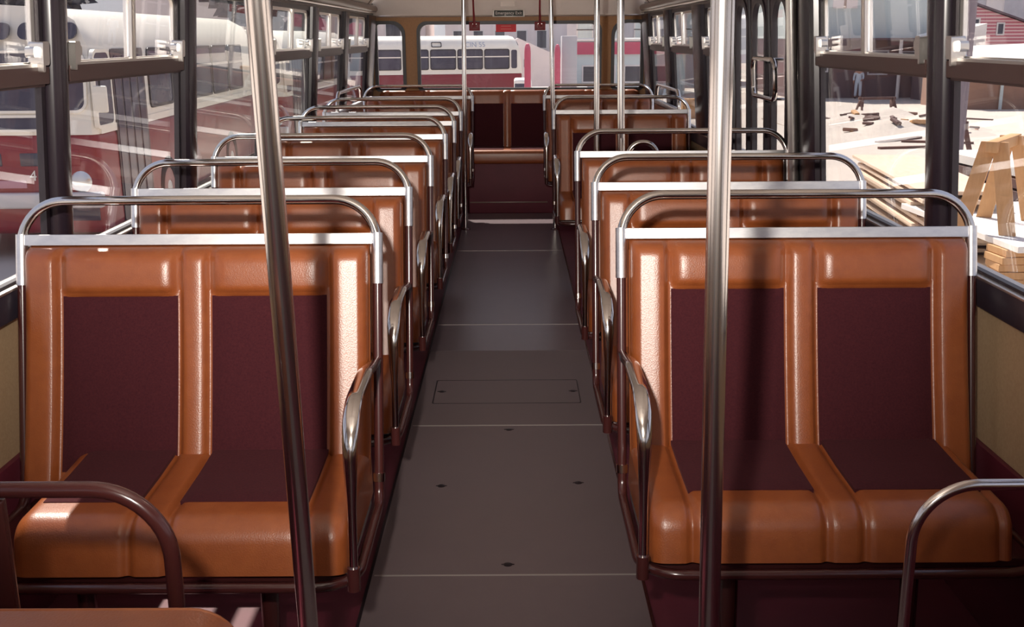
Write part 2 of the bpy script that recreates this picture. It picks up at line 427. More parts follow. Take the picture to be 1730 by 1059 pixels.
ORD = ['first', 'second', 'third', 'fourth', 'fifth', 'sixth', 'last']
LEFT_Y = [2.555, 3.365, 4.29, 5.26, 6.09, 6.88, 8.72]
RIGHT_Y = [2.60, 3.45, 4.42, 6.95, 8.74]
LEFT_LABEL = ['tan vinyl double seat left of the aisle, in the front row behind the leaning pole',
              'tan double seat left of the aisle, second row from the front',
              'tan double seat left of the aisle, third row from the front',
              'tan double seat left of the aisle, fourth row, beside the tall pane without a transom',
              'tan double seat left of the aisle, fifth row from the front',
              'tan double seat left of the aisle, just ahead of the window-side bench',
              'tan double seat left of the aisle, rearmost one before the back bench']
RIGHT_LABEL = ['tan vinyl double seat right of the aisle, in the front row behind the upright pole',
               'tan double seat right of the aisle, second row from the front',
               'tan double seat right of the aisle, third row, just ahead of the folding door',
               'tan double seat right of the aisle, first one behind the folding door',
               'tan double seat right of the aisle, rearmost one before the back bench']
pl = seat_proto(1, wall_gap=0.13); pr_ = seat_proto(-1)
for i, y in enumerate(LEFT_Y):
    o = pl if i == 0 else copy_tree(pl)
    o.location = (-0.764 + (0.008 if i == 6 else 0), y, 0); tag(o, LEFT_LABEL[i], 'bus seat', 'double seats left of the aisle')
for i, y in enumerate(RIGHT_Y):
    o = pr_ if i == 0 else copy_tree(pr_)
    o.location = (0.700 - (0.008 if i == 4 else 0), y, 0); tag(o, RIGHT_LABEL[i], 'bus seat', 'double seats right of the aisle')

# ------------------------------------------------------------------ shell of the bus
XL, XR = -1.235, 1.180           # inner face of the walls below the windows
Y0, Y1 = -1.9, 9.42
SILLZ, TOPZ = 0.83, 1.60
TUM = 0.075
def wx(side, z, d=0.0):
    """x of the wall's inner face at height z; d = depth into the wall (positive outwards)"""
    base = XL if side < 0 else XR
    return base + side * d - side * TUM * max(0.0, z - 0.80)

bm = NEW(); box(bm, (XL - 0.05, Y0, -0.10), (XR + 0.05, Y1 + 0.05, -0.012))
floor = struct(build('floor', bm, MAROON))
bm = NEW(); box(bm, (-0.392, Y0, -0.014), (0.342, 4.79, 0.0)); build('aisle_lining', bm, MAT_AISLE, floor)
bm = NEW(); box(bm, (-0.392, 4.794, -0.014), (0.342, 8.80, 0.0)); o = build('aisle_lining', bm, MAT_AISLE2, floor); o['label'] = 'shinier rear length of the aisle lining'
for y, w in ((2.64, 0.003), (3.80, 0.0035), (5.26, 0.002), (7.2, 0.002)):
    bm = NEW(); box(bm, (-0.385, y - w, -0.004), (0.335, y + w, 0.0012)); build('floor_seam', bm, SEAM, floor)
for x in (-0.395, 0.345):
    bm = NEW(); box(bm, (x - 0.004, Y0, -0.012), (x + 0.004, 8.8, 0.003)); build('edge_strip', bm, SCREW if x < 0 else BROWNPAINT, floor)
bm = NEW(); ring(bm, rrect(-0.33, 0.27, 4.05, 4.35, 0.01), rrect(-0.326, 0.266, 4.054, 4.346, 0.01), -0.004, 0.0008, lambda u, v, d: (u, v, d)); build('hatch', bm, SCREW, floor)
for px, py in ((-0.24, 3.24), (0.21, 3.26), (-0.02, 2.70), (-0.02, 3.755), (-0.30, 4.20), (0.245, 4.20)):
    bm = NEW(); lathe(bm, [(0, 0.0015), (0.011, 0.0012), (0.013, 0.0)], 14, Matrix.Translation((px, py, 0)))
    box(bm, (px - 0.018, py - 0.002, -0.001), (px + 0.018, py + 0.002, 0.0014)); build('screw', bm, SCREW, floor)

# side walls with window openings -------------------------------------------------
LW = [(-0.95, 0.10), (0.25, 1.28), (1.42, 2.775), (2.885, 3.92), (4.065, 5.17), (5.345, 6.43), (6.62, 7.62), (7.84, 8.93)]
RW = [(-0.95, 0.10), (0.25, 1.34), (1.50, 2.825), (2.95, 4.05), (5.82, 6.44), (6.80, 7.74), (8.05, 8.93)]
DOOR = (4.30, 5.62)
def wall(side, wins, name):
    fn = lambda u, v, d: (wx(side, v, d), u, v)
    bm = NEW(); top = 1.70
    cuts = [(a, b, SILLZ, TOPZ) for a, b in wins] + ([(DOOR[0], DOOR[1], 0.02, 1.66)] if side > 0 else [])
    cuts.sort()
    def piece(u0, u1, v0, v1):
        zz = sorted({v0, v1} | {z for z in (0.775, 0.80) if v0 < z < v1})
        for p, q in zip(zz, zz[1:]): slab(bm, [(u0, p), (u1, p), (u1, q), (u0, q)], 0.0, 0.010, fn)
    y = Y0
    for a, b, c, d in cuts:
        piece(y, a, -0.1, top); piece(a, b, -0.1, c); piece(a, b, d, top); y = b
    piece(y, Y1, -0.1, top)
    bmesh.ops.remove_doubles(bm, verts=bm.verts, dist=1e-5)
    for f in bm.faces: f.material_index = 1 if f.calc_center_median().z > 0.775 else 0
    w = struct(build(name, bm, None, mats=[WALLTAN, POST], smooth=0))
    # sill strip
    spans = [(Y0, Y1)] if side < 0 else [(Y0, DOOR[0] - 0.02), (DOOR[1] + 0.02, Y1)]
    for a, b in spans:
        bm = NEW(); box(bm, (wx(side, .8, -0.022), a, 0.765), (wx(side, .8, 0.0), b, 0.835), 0.004); build('sill_strip', bm, SILL, w)
        bm = NEW(); box(bm, (wx(side, .8, -0.025), a, 0.835), (wx(side, .8, 0.045), b, 0.842), 0.002); build('sill_ledge', bm, ALUFRAME, w)
        bm = NEW(); box(bm, (min(wx(side, .3, -0.016), wx(side, .3, 0)), a, -0.012), (max(wx(side, .3, -0.016), wx(side, .3, 0)), b, 0.43), 0.003); build('kick_panel', bm, MAROON, w)
    # posts between windows: half-round cladding
    gaps = []
    ws = list(wins) + ([(DOOR[0], DOOR[1])] if side > 0 else [])
    ws.sort()
    for (a, b), (c, d) in zip(ws, ws[1:]): gaps.append((b, c))
    gaps.append((ws[-1][1], Y1 - 0.03)); gaps.append((ws[0][0] - 0.2, ws[0][0]))
    for a, b in gaps:
        if b - a < 0.05: continue
        bm = NEW(); c, hw = (a + b) / 2, (b - a) / 2 - 0.012
        n = 10; prof = [(c + hw * cos(pi * k / n), -0.038 * sin(pi * k / n) ** 0.6) for k in range(n + 1)]
        zz = (0.842, 1.0, 1.2, 1.4, 1.60)
        rows = [[bm.verts.new(fn(u, z, d)) for u, d in prof] for z in zz]
        for A, B in zip(rows, rows[1:]):
            for k in range(n): bm.faces.new((A[k], A[k + 1], B[k + 1], B[k]))
        build('pillar', bm, POST, w)
    # top moulding
    bm = NEW()
    for a, b in [(Y0, Y1)]:
        tube(bm, [fn(a, 1.655, -0.012), fn(b, 1.655, -0.012)], 0.028, 12)
    build('top_moulding', bm, MOULD, w)
    bm = NEW(); tube(bm, [fn(Y0, 1.622, -0.02), fn(Y1, 1.622, -0.02)], 0.007, 8); build('top_bead', bm, ALUFRAME, w)
    return w
wl = wall(-1, LW, 'wall_left'); wr = wall(1, RW, 'wall_right')

WN = [0]
def window(side, a, b, transom=True, hazy=False):
    WN[0] += 1
    fn = lambda u, v, d: (wx(side, v, d), u, v)
    root = struct(empty('window_%d' % WN[0], (0, 0, 0)))
    bm = NEW(); ring(bm, rrect(a, b, SILLZ, TOPZ, 0.001), rrect(a + 0.022, b - 0.022, SILLZ + 0.02, TOPZ - 0.022, 0.04), -0.005, 0.012, fn)
    build('gasket', bm, RUBBER, root)
    g = GLASSHAZY if hazy else GLASS
    if not transom:
        bm = NEW(); slab(bm, rrect(a + 0.02, b - 0.02, SILLZ + 0.018, TOPZ - 0.02, 0.04), 0.006, 0.010, fn); build('pane', bm, g, root)
        return root
    zt0, zt1 = 1.316, 1.358
    bm = NEW(); slab(bm, rrect(a + 0.02, b - 0.02, SILLZ + 0.018, zt0 + 0.01, 0.02), 0.006, 0.010, fn); build('pane', bm, g, root)
    bm = NEW(); slab(bm, rrect(a + 0.01, b - 0.01, zt0, zt1, 0.004), -0.022, 0.022, fn)
    slab(bm, rrect(a + 0.01, b - 0.01, zt0 - 0.007, zt0 + 0.004, 0.003), -0.010, 0.022, fn)
    build('transom', bm, TRANSOM, root)
    m = (a + b) / 2 + 0.02
    ztop = TOPZ - 0.024
    for k, (p, q, d) in enumerate(((a + 0.024, m + 0.012, -0.006), (m - 0.012, b - 0.024, 0.005))):
        bm = NEW(); ring(bm, rrect(p, q, zt1, ztop, (0.045, 0.045, 0.006, 0.006)), rrect(p + 0.020, q - 0.020, zt1 + 0.012, ztop - 0.014, (0.035, 0.035, 0.004, 0.004)), d, d + 0.011, fn)
        sash = build('sliding_sash', bm, ALUFRAME, root)
        bm = NEW(); slab(bm, rrect(p + 0.016, q - 0.016, zt1 + 0.010, ztop - 0.012, 0.03), d + 0.003, d + 0.007, fn); build('pane', bm, g, sash)
    bm = NEW(); slab(bm, rrect(a + 0.03, b - 0.03, zt1 - 0.002, zt1 + 0.008, 0.002), -0.020, 0.002, fn); build('track', bm, ALUFRAME, root)
    for s in (-1, 1):
        bm = NEW(); slab(bm, rrect(m + s * 0.012 - 0.007, m + s * 0.012 + 0.007, zt1 + 0.006, ztop, 0.003), -0.012, -0.005, fn); build('sash_stile', bm, ALUFRAME, root)
    for e, s in ((a + 0.045, 1), (b - 0.045, -1)):
        bm = NEW()
        slab(bm, rrect(e - 0.022, e + 0.022, zt1 + 0.004, zt1 + 0.062, 0.010), -0.030, 0.004, fn)
        slab(bm, rrect(e - 0.030, e - 0.018, zt1 - 0.012, zt1 + 0.06, 0.004), -0.036, -0.004, fn)
        slab(bm, rrect(e + 0.02 * s, e + 0.052 * s, zt1 + 0.024, zt1 + 0.050, 0.008) if s > 0 else rrect(e - 0.052, e - 0.02, zt1 + 0.024, zt1 + 0.050, 0.008), -0.022, 0.0, fn)
        build('latch', bm, ALUFRAME, root)
    return root
for i, (a, b) in enumerate(LW): window(-1, a, b, transom=(i != 4), hazy=(i in (4, 5)))
for i, (a, b) in enumerate(RW): window(1, a, b)

# folding door on the right -------------------------------------------------------
def folding_door():
    fn = lambda u, v, d: (wx(1, v, d), u, v)
    root = struct(empty('door_1', (0, 0, 0)))
    leaves = [(5.255, 5.60), (4.865, 5.245), (4.475, 4.855)]
    for a, b in leaves:
        bm = NEW(); c = (a + b) / 2
        hole = rrect(c - 0.125, c + 0.125, 0.30, 1.575, 0.10, 8)
        extrude_outline(bm, [(a, 0.02), (b, 0.02), (b, 0.8), (b, 1.655), (a, 1.655), (a, 0.8)], [hole], 0.004, 0.020, fn)
        leaf = build('leaf', bm, DOORM, root, smooth=0)
        bm = NEW(); ring(bm, rrect(c - 0.145, c + 0.145, 0.28, 1.595, 0.12, 8), rrect(c - 0.115, c + 0.115, 0.31, 1.565, 0.09, 8), -0.003, 0.022, fn); build('gasket', bm, RUBBER, leaf)
        bm = NEW(); slab(bm, rrect(c - 0.12, c + 0.12, 0.305, 1.57, 0.09, 8), 0.010, 0.014, fn); build('pane', bm, GLASS, leaf)
        for e in (a, b):
            bm = NEW(); tube(bm, [fn(e, 0.03, 0.002), fn(e, 0.8, 0.002), fn(e, 1.65, 0.002)], 0.009, 8); build('hinge_strip', bm, RUBBER, leaf)
    bm = NEW(); box(bm, (wx(1, .9, -0.03), 4.30, 0.0), (wx(1, .9, 0.03), 4.465, 1.655), 0.008); build('jamb', bm, POST, root)
    bm = NEW(); tube(bm, [fn(4.27, 0.03, -0.05), fn(4.27, 0.8, -0.05), fn(4.27, 1.655, -0.05)], 0.022, 12); build('jamb_strip', bm, ALUFRAME, root)
    bm = NEW(); tube(bm, fillet([fn(4.97, 1.16, -0.05), fn(4.97, 1.325, -0.05), fn(4.55, 1.325, -0.05), fn(4.55, 1.16, -0.05), fn(4.97, 1.16, -0.05), fn(4.97, 1.2, -0.05)], 0.05, 8), 0.010, 10)
    for y, z in ((4.88, 1.325), (4.62, 1.325), (4.88, 1.16), (4.62, 1.16)):
        tube(bm, [fn(y, z, -0.05), fn(y, z, 0.004)], 0.006, 8)
    build('handle', bm, CHROME, root)
folding_door()

# rear wall ----------------------------------------------------------------------
RY = 9.40
fnr = lambda u, v, d: (u, RY + d, v)
def xr(side, z): return wx(side, z, 0.0)
rwins = [(-1.165, -0.925, 0.985, 1.545, (0.10, 0.02, 0.02, 0.03)), (-0.80, 0.752, 0.985, 1.540, (0.07, 0.07, 0.03, 0.03)), (0.862, 1.115, 0.985, 1.545, (0.02, 0.11, 0.03, 0.02))]
bm = NEW()
extrude_outline(bm, [(XL - 0.03, -0.1), (XR + 0.03, -0.1), (XR + 0.03, 0.8), (XR - 0.04, 1.66), (XL + 0.04, 1.66), (XL - 0.03, 0.8)],
                [rrect(a, b, c, d, r) for a, b, c, d, r in rwins], 0.0, 0.045, fnr)
wrear = struct(build('wall_rear', bm, REARTAN, smooth=0))
for k, (a, b, c, d, r) in enumerate(rwins):
    root = struct(empty('window_%d' % (len(LW) + len(RW) + 1 + k), (0, 0, 0)))
    bm = NEW(); ring(bm, rrect(a - 0.014, b + 0.014, c - 0.014, d + 0.014, [q + 0.012 for q in r]), rrect(a + 0.014, b - 0.014, c + 0.012, d - 0.014, r), -0.014, 0.04, fnr)
    build('gasket', bm, RUBBER, root)
    bm = NEW(); slab(bm, rrect(a + 0.01, b - 0.01, c + 0.008, d - 0.01, r), 0.020, 0.025, fnr); build('pane', bm, GLASS, root)

# front wall with the windscreen, behind the camera
bm = NEW()
extrude_outline(bm, [(XL - 0.03, -0.1), (XR + 0.03, -0.1), (XR + 0.03, 0.8), (XR - 0.06, 1.98), (XL + 0.06, 1.98), (XL - 0.03, 0.8)],
                [rrect(-1.02, -0.06, 1.22, 1.70, 0.10), rrect(0.0, 0.96, 1.22, 1.70, 0.10)], -0.045, 0.0, lambda u, v, d: (u, Y0 + d, v))
struct(build('wall_front', bm, REARTAN, smooth=0))

# ceiling with coves ---------------------------------------------------------------
bm = NEW()
zc = 1.98
prof = [(XL + 0.045, 1.665), (XL + 0.16, 1.80), (XL + 0.36, 1.92), (XL + 0.7, zc), (XR - 0.7, zc), (XR - 0.36, 1.92), (XR - 0.16, 1.80), (XR - 0.045, 1.665)]
A = [[bm.verts.new((x, y, z)) for x, z in prof] for y in (Y0, 9.18)]
B = [[bm.verts.new((x * 1.01, y, z + 0.03)) for x, z in prof] for y in (Y0, 9.18)]
n = len(prof)
for k in range(n - 1):
    bm.faces.new((A[0][k], A[0][k + 1], A[1][k + 1], A[1][k])); bm.faces.new((B[0][k], B[1][k], B[1][k + 1], B[0][k + 1]))
for r0, r1 in ((A[0], B[0]), (A[1], B[1])):
    for k in range(n - 1): bm.faces.new((r0[k], r1[k], r1[k + 1], r0[k + 1]))
for k in (0, n - 1): bm.faces.new((A[0][k], A[1][k], B[1][k], B[0][k]))
ceil = struct(build('ceiling', bm, COVE, smooth=20))
bm = NEW()                                                     # sloping panel over the rear window
sl = [(9.405, 1.585), (9.375, 1.60), (9.10, 1.99), (9.14, 2.02)]
def slopes(x): return [(x, y, z) for y, z in sl]
V = [[bm.verts.new(p) for p in slopes(x)] for x in (XL + 0.06, XR - 0.06)]
for k in range(4): bm.faces.new((V[0][k], V[0][(k + 1) % 4], V[1][(k + 1) % 4], V[1][k]))
bm.faces.new(V[0]); bm.faces.new(V[1][::-1])
build('rear_cove', bm, COVE, ceil, smooth=20)
bm = NEW(); tube(bm, [(XL + 0.06, 9.372, 1.597), (XR - 0.06, 9.372, 1.597)], 0.008, 8); build('cove_bead', bm, ALUFRAME, ceil)
for y in lin(0.6, 9.0, 7):
    bm = NEW(); tube(bm, [(x * 0.998, y, z - 0.001) for x, z in prof], 0.004, 6); build('panel_joint', bm, MOULD, ceil)

# ------------------------------------------------------------------ back bench
def rear_bench():
    root = empty('rear_bench', (0, 9.358, 0))
    X0, X1 = -1.15, 1.10
    ctr = -0.045
    seams = []
    # five places, the middle one centred in the aisle
    edges = [(-0.365, -0.075), (-0.015, 0.275)]
    zs = sorted(set(lin(0.44, 0.98, 22) + [0.862, 0.870, 0.878, 0.97, 0.975]))
    inserts = [(-1.06, -0.77), (-0.71, -0.42)] + edges + [(0.33, 0.62), (0.68, 0.97)]
    def f(x, z):
        d = min(min(abs(x - a), abs(x - b)) for a, b in inserts)
        inside = any(a < x < b for a, b in inserts)
        h = 0.012 * groove(d, 0.012)
        if inside and z < 0.87: h = 0.0
        e = min(0.98 - z, 0.03); rz = 1 - sqrt(max(0, 1 - ((0.03 - e) / 0.03) ** 2))
        ex = min(x - X0, X1 - x, 0.05); rx = 1 - sqrt(max(0, 1 - ((0.05 - ex) / 0.05) ** 2))
        zz = z - 0.07 * rx * (1 if z > 0.9 else 0)
        return (x, -0.012 - 0.17 * (0.98 - z) - h + 0.03 * rz, zz)
    def b(x, z):
        ex = min(x - X0, X1 - x, 0.05); rx = 1 - sqrt(max(0, 1 - ((0.05 - ex) / 0.05) ** 2))
        return (x, 0.035, z - 0.07 * rx * (1 if z > 0.9 else 0))
    xs = set(lin(X0, X1, 90))
    for a, c in inserts: xs |= {a - 0.006, a, a + 0.006, c - 0.006, c, c + 0.006}
    xs |= {X0 + 0.01, X0 + 0.02, X1 - 0.01, X1 - 0.02}
    bm = NEW(); sheet(bm, sorted(xs), zs, f, b)
    back = build('backrest', bm, VINYL, root, smooth=60)
    for a, c in inserts:
        bm = NEW()
        sheet(bm, lin(a + 0.003, c - 0.003, 8), lin(0.50, 0.868, 8), lambda x, z: (x, -0.012 - 0.17 * (0.98 - z) - 0.006, z), lambda x, z: (x, -0.012 - 0.17 * (0.98 - z) + 0.008, z))
        build('back_insert', bm, VELVET, back)
    bm = NEW(); box(bm, (X0, -0.50, 0.40), (X1, -0.14, 0.515), 0.035, 4)
    cu = build('seat_cushion', bm, VINYL, root)
    for a, c in inserts:
        bm = NEW(); box(bm, (a, -0.44, 0.512), (c, -0.17, 0.519), 0.003); build('seat_insert', bm, VELVET, cu)
    bm = NEW(); box(bm, (X0, -0.47, -0.012), (X1, -0.10, 0.402), 0.006); build('base', bm, MAROON, root)
    bm = NEW(); box(bm, (-0.36, -0.476, 0.075), (0.29, -0.468, 0.085), 0.002); build('kick_trim', bm, MOULD, root)
    tag(root, 'full width tan bench with dark red panels under the rear window', 'bench')
rear_bench()

# inward-facing benches over the rear wheels, seen as rails above the window sill
def side_bench(side, label):
    x = (XL + 0.03) if side < 0 else (XR - 0.03)
    root = empty('side_bench', (x, 7.42, 0))
    s = -side
    bm = NEW()
    f = lambda u, z: (s * (0.13 - 0.10 * (z - 0.45)), u, z)
    sheet(bm, lin(-0.40, 0.72, 20), lin(0.46, 0.93, 10), f, lambda u, z: (s * 0.02, u, z))
    build('backrest', bm, VINYL, root)
    bm = NEW(); box(bm, tuple(min(a, b) for a, b in zip((0.0, -0.40, 0.36), (s * 0.44, -0.40, 0.36))), (max(0.0, s * 0.44), 0.72, 0.48), 0.03, 3); build('seat_cushion', bm, VINYL, root)
    bm = NEW(); box(bm, (min(0, s * 0.40), -0.40, -0.012), (max(0, s * 0.40), 0.72, 0.362), 0.01); build('base', bm, MAROON, root)
    bm = NEW(); tube(bm, fillet([(s * 0.07, -0.40, 0.86), (s * 0.07, -0.40, 1.075), (s * 0.07, 0.72, 1.075), (s * 0.07, 0.72, 0.86)], 0.10, 10), 0.0125, 12); build('grab_rail', bm, CHROME, root)
    bm = NEW(); box(bm, (min(s * 0.055, s * 0.085), -0.395, 0.935), (max(s * 0.055, s * 0.085), 0.715, 0.965), 0.003); build('crossbar', bm, ALU, root)
    tag(root, label, 'bench', 'inward facing wheel-arch benches')
side_bench(-1, 'inward-facing tan bench under the rear left side windows, its rail against the glass')
side_bench(1, 'inward-facing tan bench under the right side windows, its rail behind the door seat')

# ------------------------------------------------------------------ poles and rails
def pole(p0, p1, r, label, group='floor to ceiling grab poles'):
    p0, p1 = Vector(p0), Vector(p1); d = p1 - p0
    root = empty('grab_pole', p0)
    bm = NEW(); tube(bm, [(0, 0, 0), d * 0.25, d * 0.5, d * 0.75, d], r, 20); build('shaft', bm, POLECHROME, root)
    bm = NEW(); lathe(bm, [(0, 0.012), (r + 0.004, 0.012), (r + 0.018, 0.006), (r + 0.020, 0.0), (0, 0)], 18); build('floor_flange', bm, BROWNPAINT, root)
    bm = NEW(); lathe(bm, [(0, 0), (r + 0.02, 0.0), (r + 0.02, -0.006), (r + 0.004, -0.014), (0, -0.014)], 18, Matrix.Translation(d)); build('ceiling_flange', bm, CHROME, root)
    tag(root, label, 'grab pole', group)
pole((-0.361, 1.696, 0.0), (-0.307, 1.297, 1.965), 0.0165, 'shiny steel grab pole that leans in front of the left front-row seat')
pole((0.316, 1.50, 0.0), (0.2745, 1.50, 1.97), 0.0165, 'upright steel grab pole in front of the right front-row seat')
pole((-0.362, 8.05, 0.0), (-0.349, 8.05, 1.97), 0.0165, 'slim steel pole left of the aisle just before the back bench')
pole((0.321, 8.03, 0.0), (0.275, 8.03, 1.97), 0.0165, 'slim steel pole right of the aisle just before the back bench')
pole((0.512, 4.86, 0.0), (0.468, 4.86, 1.97), 0.0165, 'steel pole behind the third right seat, at the start of the door recess')
pole((0.500, 6.30, 0.0), (0.480, 6.30, 1.97), 0.0165, 'steel pole just ahead of the seat behind the door')

def guard_rail(loc, pts, r, m, rad, label, panel=None):
    root = empty('guard_rail', loc)
    bm = NEW(); tube(bm, fillet(pts, rad, 14), r, 16); build('tube', bm, m, root)
    for p in (pts[0], pts[-1]):
        if abs(p[2]) < 0.02:
            bm = NEW(); lathe(bm, [(0, 0.012), (r + 0.012, 0.010), (r + 0.016, 0.0), (0, 0)], 16, Matrix.Translation(p)); build('foot_flange', bm, m, root)
    tag(root, label, 'guard rail', None); return root
guard_rail((0, 1.35, 0), [(-0.477, 0, -0.012), (-0.477, 0, 0.829), (-0.76, 0, 0.829), (-1.19, 0, 0.829), (-1.19, 0, -0.012)], 0.0115, BROWNPAINT, 0.105, 'dark brown painted tube rail behind the low seat in the front left corner')
bm = NEW(); box(bm, (-0.745, 1.342, -0.012), (-0.700, 1.358, 0.815), 0.004)
tag(build('panel_upright', bm, BROWNPAINT), 'brown flat upright under the front left tube rail', 'upright')
guard_rail((0, 1.66, 0), [(0.676, 0, -0.012), (0.676, 0, 0.692), (1.145, 0, 0.692), (1.145, 0, -0.012)], 0.0095, POLECHROME, 0.105, 'low chrome tube rail bent over in the front right corner')
guard_rail((0, 4.82, 0), [(0.52, 0, -0.0), (0.52, 0, 0.962), (0.65, 0, 0.962), (0.65, 0, -0.012)], 0.0115, CHROME, 0.10, 'small bent chrome rail behind the third right seat, at the door')

# low single seat in the front left corner
def corner_seat():
    root = empty('low_bench', (-0.517, 1.06, 0))
    ol = rrect(-0.205, 0.205, 0.46, 0.795, (0.06, 0.02, 0.01, 0.01), 8)
    bm = NEW(); slab(bm, ol, -0.035, 0.035, lambda u, v, d: (u, d, v))
    bmesh.ops.bevel(bm, geom=[e for e in bm.edges if len(e.link_faces) == 2 and e.calc_face_angle() > 1.2], offset=0.012, segments=3, affect='EDGES')
    b = build('backrest', bm, VINYL, root)
    for y in (-0.032, 0.032):
        bm = NEW(); tube(bm, [(u, y, v) for u, v in rrect(-0.200, 0.200, 0.465, 0.792, (0.055, 0.018, 0.01, 0.01), 8)], 0.004, 8, closed=True); build('piping', bm, PIPING, b)
    bm = NEW(); box(bm, (-0.205, -0.46, 0.36), (0.205, -0.05, 0.46), 0.03, 3); build('seat_cushion', bm, VINYL, root)
    bm = NEW(); box(bm, (-0.19, -0.42, -0.012), (0.19, -0.02, 0.358), 0.01); build('base', bm, MAROON, root)
    tag(root, 'low piped vinyl seat back at the front left, in front of the brown rail', 'seat')
corner_seat()

# ------------------------------------------------------------------ things on the rear wall
sg = empty('exit_sign', (-0.028, 9.335, 1.617))
bm = NEW(); box(bm, (-0.135, -0.003, -0.033), (0.135, 0.006, 0.033), 0.003); build('frame', bm, ALUFRAME, sg)
bm = NEW(); box(bm, (-0.122, -0.006, -0.024), (0.122, 0.0, 0.022), 0.001); build('plate', bm, SIGNBLACK, sg)
text('lettering', 'Emergency Exit', 0.036, SIGNWHITE, sg, (0, -0.0072, -0.001), (pi / 2, 0, 0))
for x in (-0.11, 0.11):
    bm = NEW(); box(bm, (x - 0.01, 0.004, -0.03), (x + 0.01, 0.062, -0.022)); build('bracket', bm, ALUFRAME, sg)
tag(sg, 'small black sign reading Emergency Exit above the rear window', 'sign')
bm = NEW(); box(bm, (-0.060, -0.004, -0.032), (0.060, 0.004, 0.032), 0.004)
pl_ = build('notice_plate', bm, COVE, None, (-0.035, 9.298, 1.693)); pl_.rotation_euler = (radians(-35), 0, 0)
tag(pl_, 'blank whitish plate on the rear cove above the exit sign', 'plate')
st = empty('warning_sticker', (-0.051, 9.4195, 1.497))
bm = NEW(); box(bm, (-0.087, -0.0008, -0.034), (0.087, 0.0002, 0.034)); build('film', bm, STICKER, st)
for z, w in ((0.014, 0.042), (-0.010, 0.045)):
    bm = NEW(); box(bm, (-w, -0.0012, z - 0.003), (w, -0.0007, z + 0.003)); build('text_line', bm, mat('faded_pink_ink', (0.85, 0.25, 0.22), 0.6), st)
tag(st, 'bright red rectangular sticker on the rear window glass', 'sticker')
def lever(x, label):
    root = empty('emergency_lever', (x, 9.36, 1.51))
    bm = NEW(); box(bm, (-0.046, -0.004, -0.036), (0.046, 0.022, 0.036), 0.003); build('base_plate', bm, RED, root)
    bm = NEW(); tube(bm, [(0, -0.02, 0.0), (-0.002, -0.035, 0.06), (-0.004, -0.06, 0.13), (-0.006, -0.17, 0.32)], [0.013, 0.010, 0.008, 0.0075], 10); build('rod', bm, RED, root)
    bm = NEW(); box(bm, (-0.018, -0.03, -0.012), (0.018, 0.0, 0.012), 0.004); build('pivot', bm, RED, root)
    for sx in (-0.014, 0.014):
        bm = NEW(); lathe(bm, [(0, 0.004), (0.005, 0.003), (0.006, 0)], 10, Matrix.Translation((sx, -0.0045, 0.018)) @ Matrix.Rotation(pi / 2, 4, 'X')); build('bolt', bm, CHROME, root)
    tag(root, label, 'lever', 'red emergency levers above the rear window')
lever(-0.318, 'red emergency lever at the rear window, left of the exit sign')
lever(0.238, 'red emergency lever at the rear window, right of the exit sign')

# ------------------------------------------------------------------ the yard outside
def gz(y): return -1.10 - 0.70 * max(0.0, min(1.0, (y - 12) / 40.0))
bm = NEW()
ys = [-15, 12, 22, 32, 42, 52, 130]
R_ = [[bm.verts.new((x, y, gz(y) - dz)) for x in (-70, -20, 0, 20, 90)] for dz in (0, 0.3) for y in ys]
n = len(ys)
for i in range(n - 1):
    for k in range(4):
        bm.faces.new((R_[i][k], R_[i][k + 1], R_[i + 1][k + 1], R_[i + 1][k]))
        bm.faces.new((R_[n + i][k], R_[n + i + 1][k], R_[n + i + 1][k + 1], R_[n + i][k + 1]))
struct(build('ground', bm, YARD, smooth=0))

